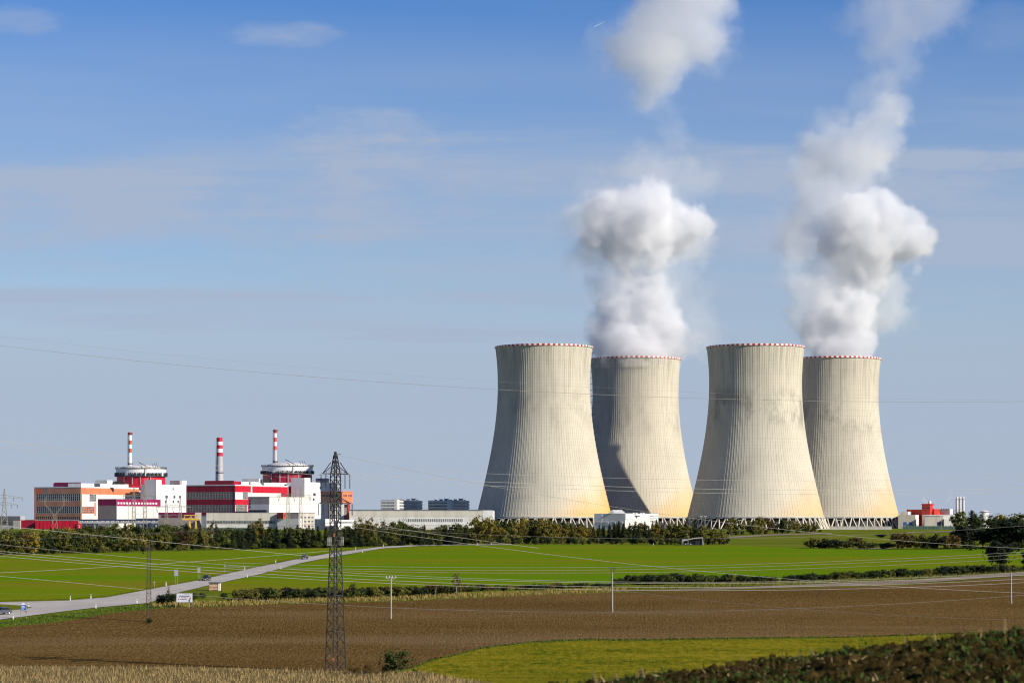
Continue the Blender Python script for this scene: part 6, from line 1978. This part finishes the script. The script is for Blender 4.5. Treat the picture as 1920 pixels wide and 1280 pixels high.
def vapour(name, layers, Y, t, voxel, seed, lo, hi):
    """a body of vapour as a real density grid: fused, warped spheres, each layer with its own strength and softness.
    layers: (balls, strength, softness in m, roughness in m)"""
    vol = bpy.data.volumes.new(name)
    o = bpy.data.objects.new(name, vol); COL.objects.link(o)
    o.parent = t
    off = parent_world(t)
    ng = bpy.data.node_groups.new(name, 'GeometryNodeTree')
    ng.interface.new_socket('Geometry', in_out='INPUT', socket_type='NodeSocketGeometry')
    ng.interface.new_socket('Geometry', in_out='OUTPUT', socket_type='NodeSocketGeometry')
    out = ng.nodes.new('NodeGroupOutput')
    L = ng.links.new
    pos = ng.nodes.new('GeometryNodeInputPosition').outputs[0]

    def vm(op, a, b=None, sc_=None):
        n = ng.nodes.new('ShaderNodeVectorMath'); n.operation = op
        for i, val in enumerate((a, b)):
            if val is None: continue
            if isinstance(val, bpy.types.NodeSocket): L(val, n.inputs[i])
            else: n.inputs[i].default_value = val
        if sc_ is not None: n.inputs['Scale'].default_value = sc_
        return n.outputs['Value'] if op in ('DISTANCE', 'LENGTH') else n.outputs[0]

    def m2(op, a, b=None):
        return mth(ng, op, a, b)

    def nz(scale, detail, shift, vector=False):
        n = ng.nodes.new('ShaderNodeTexNoise'); n.inputs['Scale'].default_value = scale
        n.inputs['Detail'].default_value = detail; n.inputs['Roughness'].default_value = 0.6
        L(vm('ADD', pos, (shift, shift * 1.7, seed * 31.0)), n.inputs['Vector'])
        return n.outputs[1] if vector else n.outputs[0]

    warp = vm('SCALE', vm('SUBTRACT', nz(1 / 55.0, 2, 11.0, True), (0.5, 0.5, 0.5)), None, 34.0)
    p = vm('ADD', pos, warp)
    fb = m2('SUBTRACT', nz(1 / 30.0, 5, 3.0), 0.5)                                # broad ragged edge
    bl = m2('SUBTRACT', m2('ADD', m2('ABSOLUTE', m2('SUBTRACT', nz(1 / 26.0, 2, 77.0), 0.5)), m2('MULTIPLY', m2('ABSOLUTE', m2('SUBTRACT', nz(1 / 10.0, 2, 41.0), 0.5)), 0.5)), 0.14)   # round billows
    total = None
    for balls, strength, soft, rough in layers:
        d = None
        for (u, v, rp, dY) in balls:
            c_ = pt(u, v, Y + dY) - off; r = rp * (Y + dY) / F
            e = m2('SUBTRACT', r, vm('DISTANCE', p, tuple(c_)))
            d = e if d is None else m2('MAXIMUM', d, e)
        d = m2('ADD', m2('ADD', d, rough * 0.22), m2('ADD', m2('MULTIPLY', fb, rough), m2('MULTIPLY', bl, rough * 1.0)))
        k = m2('MULTIPLY', smooth(ng, d, 0.0, soft), strength)
        total = k if total is None else m2('MAXIMUM', total, k)
    vc = ng.nodes.new('GeometryNodeVolumeCube')
    L(total, vc.inputs['Density'])
    a = Vector(lo) - off; b = Vector(hi) - off
    vc.inputs['Min'].default_value = a; vc.inputs['Max'].default_value = b
    for i, ax in enumerate('XYZ'):
        vc.inputs['Resolution ' + ax].default_value = max(8, int((b[i] - a[i]) / voxel))
    sm = ng.nodes.new('GeometryNodeSetMaterial'); sm.inputs['Material'].default_value = STEAM
    L(vc.outputs[0], sm.inputs[0]); L(sm.outputs[0], out.inputs[0])
    md = o.modifiers.new('vapour', 'NODES'); md.node_group = ng
    vol.materials.append(STEAM)
    return o


STEAM = steam_mat('steam', 1.0, 0.0, (0.928, 0.932, 0.95))


def plume(name, loc, label, cat, dense, mid, thin, Y, seed, gain=1.0):
    rng = random.Random(seed)
    t = thing(name, loc, label, cat, 'steam rising from the cooling towers')
    rnd = lambda L_, s: [(u, v, r, rng.uniform(-1, 1) * s * r * Y / F) for u, v, r in (L_ or [])]
    D_, M_, T_ = rnd(dense, 0.5), rnd(mid, 0.8), rnd(thin, 0.8)
    allb = D_ + M_ + T_
    cs = [(pt(u, v, Y + dy), r * Y / F) for u, v, r, dy in allb]
    pad = 26
    lo = [min(c[i] - r for c, r in cs) - pad for i in range(3)]; hi = [max(c[i] + r for c, r in cs) + pad for i in range(3)]
    if name == 'steam_plume': lo[2] = 146.0
    layers = []
    if D_: layers.append((D_, 0.085 * gain, 7.0, 26.0))
    if M_: layers.append((M_, 0.023 * gain, 12.0, 34.0))
    if T_: layers.append((T_, 0.0085 * gain, 22.0, 46.0))
    vapour('vapour', layers, Y, t, 1.7, seed, lo, hi)
    body = [(u, v, r * 0.92, Y, dy) for u, v, r, dy in D_ + M_ + (T_ if not M_ else [])]
    billow('soft_steam', body, STEAM_VEIL, t, 3.6, (20, 12, 5), seed=seed)
    return t


STEAM_VEIL = steam_mat('steam_veil', 0.0018)


plume('steam_plume', (TX2, DB, 156), 'billowing white steam plume rising from the left-hand pair of towers', 'steam plume',
      [(1192, 668, 66), (1165, 640, 50), (1225, 640, 52), (1190, 600, 56), (1160, 585, 38), (1225, 572, 44), (1250, 612, 40), (1195, 555, 36),
       (1140, 410, 52), (1200, 412, 62), (1262, 425, 50), (1170, 455, 46), (1230, 465, 40), (1215, 380, 34), (1300, 418, 30), (1120, 440, 34)],
      [(1150, 545, 48), (1195, 520, 52), (1185, 480, 56), (1215, 500, 46), (1125, 470, 46), (1105, 415, 46), (1145, 385, 42), (1245, 560, 36), (1280, 640, 34), (1300, 650, 22), (1130, 600, 28), (1310, 425, 26),
       (1230, 380, 40), (1290, 455, 40), (1190, 640, 80)],
      [(1130, 365, 52), (1205, 330, 56), (1270, 330, 56), (1310, 340, 30), (1260, 370, 50), (1300, 590, 48), (1315, 620, 38), (1275, 545, 40), (1080, 420, 40), (1265, 270, 34), (1252, 235, 26), (1245, 205, 22), (1100, 480, 40), (1285, 500, 36)],
      DB, 3)
plume('steam_cloud', (TX2, DB, 480), 'detached soft puff of steam hanging high above the left-hand pair of towers', 'steam cloud',
      None,
      [(1190, 90, 52), (1248, 62, 66), (1300, 62, 60), (1338, 72, 36), (1270, 10, 62), (1330, 20, 42), (1240, 110, 52), (1310, -20, 60), (1215, 40, 50), (1215, 150, 40), (1205, 185, 26)],
      [(1160, 95, 44), (1140, 80, 30), (1205, 170, 46), (1200, 205, 24), (1300, 60, 82), (1235, 70, 84), (1270, 0, 84), (1210, 130, 60)],
      DB, 5)
plume('steam_plume', (TX4, DB, 156), 'tall leaning steam plume rising from the tower beside the red boiler house', 'steam plume',
      [(1568, 662, 58), (1545, 640, 40), (1595, 640, 44), (1562, 612, 44), (1600, 585, 46), (1560, 575, 36), (1590, 552, 42),
       (1600, 420, 52), (1650, 425, 50), (1690, 452, 44), (1718, 455, 30), (1620, 470, 54), (1575, 455, 44), (1640, 395, 30), (1610, 510, 44), (1690, 420, 24)],
      [(1520, 600, 46), (1530, 545, 46), (1560, 500, 52), (1640, 560, 46), (1668, 590, 36), (1660, 540, 36), (1500, 450, 46), (1520, 410, 46), (1545, 370, 50), (1520, 330, 34),
       (1545, 300, 46), (1525, 275, 30), (1580, 280, 50), (1610, 290, 52), (1645, 260, 46), (1665, 225, 36), (1600, 330, 40), (1640, 300, 40), (1570, 400, 50), (1630, 500, 60), (1655, 195, 26)],
      [(1480, 450, 40), (1490, 520, 36), (1510, 570, 44), (1500, 400, 40), (1640, 190, 44), (1655, 170, 36), (1600, 360, 56), (1690, 600, 30), (1500, 620, 32), (1560, 250, 50)],
      DB, 9)
plume('steam_cloud', (TX4, DB, 480), 'thin greyish steam drifting near the top of the sky above the far right tower', 'steam cloud',
      None, None,
      [(1670, 60, 62), (1640, 95, 42), (1720, 20, 66), (1650, 10, 62), (1690, 110, 44), (1660, 130, 30), (1780, 0, 46), (1600, 40, 30), (1740, -30, 70)],
      DB, 11)

STEAM_SMALL = steam_mat('steam_small', 0.05)
for lab, balls in (('small wisp of steam beside the vent of the red boiler house', [(1736, 941, 4), (1733, 937, 4), (1731, 933, 3)]),
                   ('small slanting wisp of steam left of the three silver flues', [(1768, 948, 2.5), (1773, 943, 3.2), (1778, 937, 3.6), (1782, 932, 3.4), (1784, 945, 2.6)])):
    c_ = pt(balls[0][0], balls[0][1], 2290)
    t_ = thing('steam_wisp', tuple(c_), lab, 'steam wisp', 'small steam wisps at the boiler house')
    billow('soft_steam', [(u, v, r, 2290, 0) for u, v, r in balls], STEAM_SMALL, t_, 0.6, (1.6, 1.5, 1.2))
# ------------------------------------------------------------------ light and sky
SUN_AZ = R(122.0)     # clockwise from the view direction (+Y)
SUN_EL = R(27.0)
sun = bpy.data.lights.new('sun', 'SUN')
sun.energy = 4.4
sun.angle = R(0.5)
sun.color = (1.0, 0.93, 0.80)
so = bpy.data.objects.new('sun', sun)
d = Vector((math.sin(SUN_AZ) * math.cos(SUN_EL), math.cos(SUN_AZ) * math.cos(SUN_EL), math.sin(SUN_EL)))
so.rotation_euler = d.to_track_quat('Z', 'Y').to_euler()
so.location = (400, -300, 500)
COL.objects.link(so)

w = bpy.data.worlds.new('World'); sc.world = w
w.use_nodes = True
nt = w.node_tree
bg = nt.nodes['Background']
sky = nt.nodes.new('ShaderNodeTexSky')
sky.sky_type = 'NISHITA'
sky.sun_disc = False
sky.sun_elevation = SUN_EL
sky.sun_rotation = SUN_AZ
sky.altitude = 500
sky.air_density = 1.0
sky.dust_density = 0.35
sky.ozone_density = 2.6
tcg = N(nt, 'ShaderNodeTexCoord').outputs['Generated']
sep = N(nt, 'ShaderNodeSeparateXYZ'); nt.links.new(tcg, sep.inputs[0])
el = sep.outputs[2]
# clouds lie on a flat layer overhead: project the direction on it, so they flatten to bands near the horizon
den = mth(nt, 'ADD', mth(nt, 'MAXIMUM', el, 0.0), 0.035)
cp = N(nt, 'ShaderNodeCombineXYZ')
nt.links.new(mth(nt, 'DIVIDE', sep.outputs[0], den), cp.inputs[0])
nt.links.new(mth(nt, 'DIVIDE', sep.outputs[1], den), cp.inputs[1])
sheet = noise_tex(nt, 0.42, 6, 0.58, cp.outputs[0], (0.55, 1.0, 1))
wisps = noise_tex(nt, 0.9, 6, 0.62, cp.outputs[0], (0.45, 1.3, 1))
hue = N(nt, 'ShaderNodeHueSaturation'); hue.inputs['Saturation'].default_value = 1.42; hue.inputs['Value'].default_value = 1.36; hue.inputs['Hue'].default_value = 0.520
nt.links.new(sky.outputs[0], hue.inputs['Color'])
base = hue.outputs[0]
CLOUD = (4.7, 5.6, 7.35)
veil = smooth(nt, el, 0.22, 0.12)                     # thin high stratus thickens towards the horizon
k1 = mth(nt, 'MULTIPLY', mth(nt, 'ADD', mth(nt, 'MULTIPLY', smooth(nt, sheet, 0.38, 0.64), 0.50), 0.42), veil)
k2 = mth(nt, 'MULTIPLY', smooth(nt, wisps, 0.50, 0.72), mth(nt, 'ADD', mth(nt, 'MULTIPLY', veil, 0.35), 0.06))
# single fair-weather wisps where the photograph has them, given as directions
def wisp(u, v, wu, wv, amt):
    a0, e0 = (u - 960) / F, (VH - v) / F
    da = mth(nt, 'DIVIDE', mth(nt, 'SUBTRACT', mth(nt, 'DIVIDE', sep.outputs[0], sep.outputs[1]), a0), wu / F)
    de = mth(nt, 'DIVIDE', mth(nt, 'SUBTRACT', mth(nt, 'DIVIDE', el, sep.outputs[1]), e0), wv / F)
    q = mth(nt, 'ADD', mth(nt, 'MULTIPLY', da, da), mth(nt, 'MULTIPLY', de, de))
    q = mth(nt, 'ADD', q, mth(nt, 'MULTIPLY', mth(nt, 'SUBTRACT', fine, 0.5), 4.2))
    front = mth(nt, 'GREATER_THAN', sep.outputs[1], 0.5)
    return mth(nt, 'MULTIPLY', mth(nt, 'MULTIPLY', smooth(nt, q, 1.3, -0.5), front), amt)


fine = noise_tex(nt, 20.0, 6, 0.6, tcg, (1.0, 1.0, 3.0))
for args in ((545, 65, 120, 28, 0.50), (45, 42, 80, 34, 0.38), (700, 255, 240, 52, 0.55), (1810, 300, 200, 22, 0.50), (1560, 330, 420, 60, 0.35), (330, 400, 560, 75, 0.40), (900, 330, 300, 40, 0.22), (1880, 60, 90, 60, 0.15)):
    k2 = mth(nt, 'ADD', k2, wisp(*args))
k = mth(nt, 'MAXIMUM', mth(nt, 'ADD', k1, k2), mth(nt, 'MULTIPLY', smooth(nt, el, 0.13, 0.05), 0.93))
k = mth(nt, 'MINIMUM', k, 0.94)
c = mixc(nt, k, base, CLOUD)
nt.links.new(c, bg.inputs[0])
bg.inputs[1].default_value = 0.055

sc.view_settings.view_transform = 'Standard'
sc.view_settings.look = 'None'
sc.view_settings.exposure = 0.6
sc.view_settings.gamma = 1.0
sc.view_settings.use_curve_mapping = False
cy = sc.cycles
cy.max_bounces = 12
cy.diffuse_bounces = 3
cy.glossy_bounces = 2
cy.transmission_bounces = 2
cy.volume_bounces = 10
cy.transparent_max_bounces = 24
cy.filter_width = 1.15
cy.use_denoising = True
cy.use_adaptive_sampling = True
cy.adaptive_threshold = 0.02
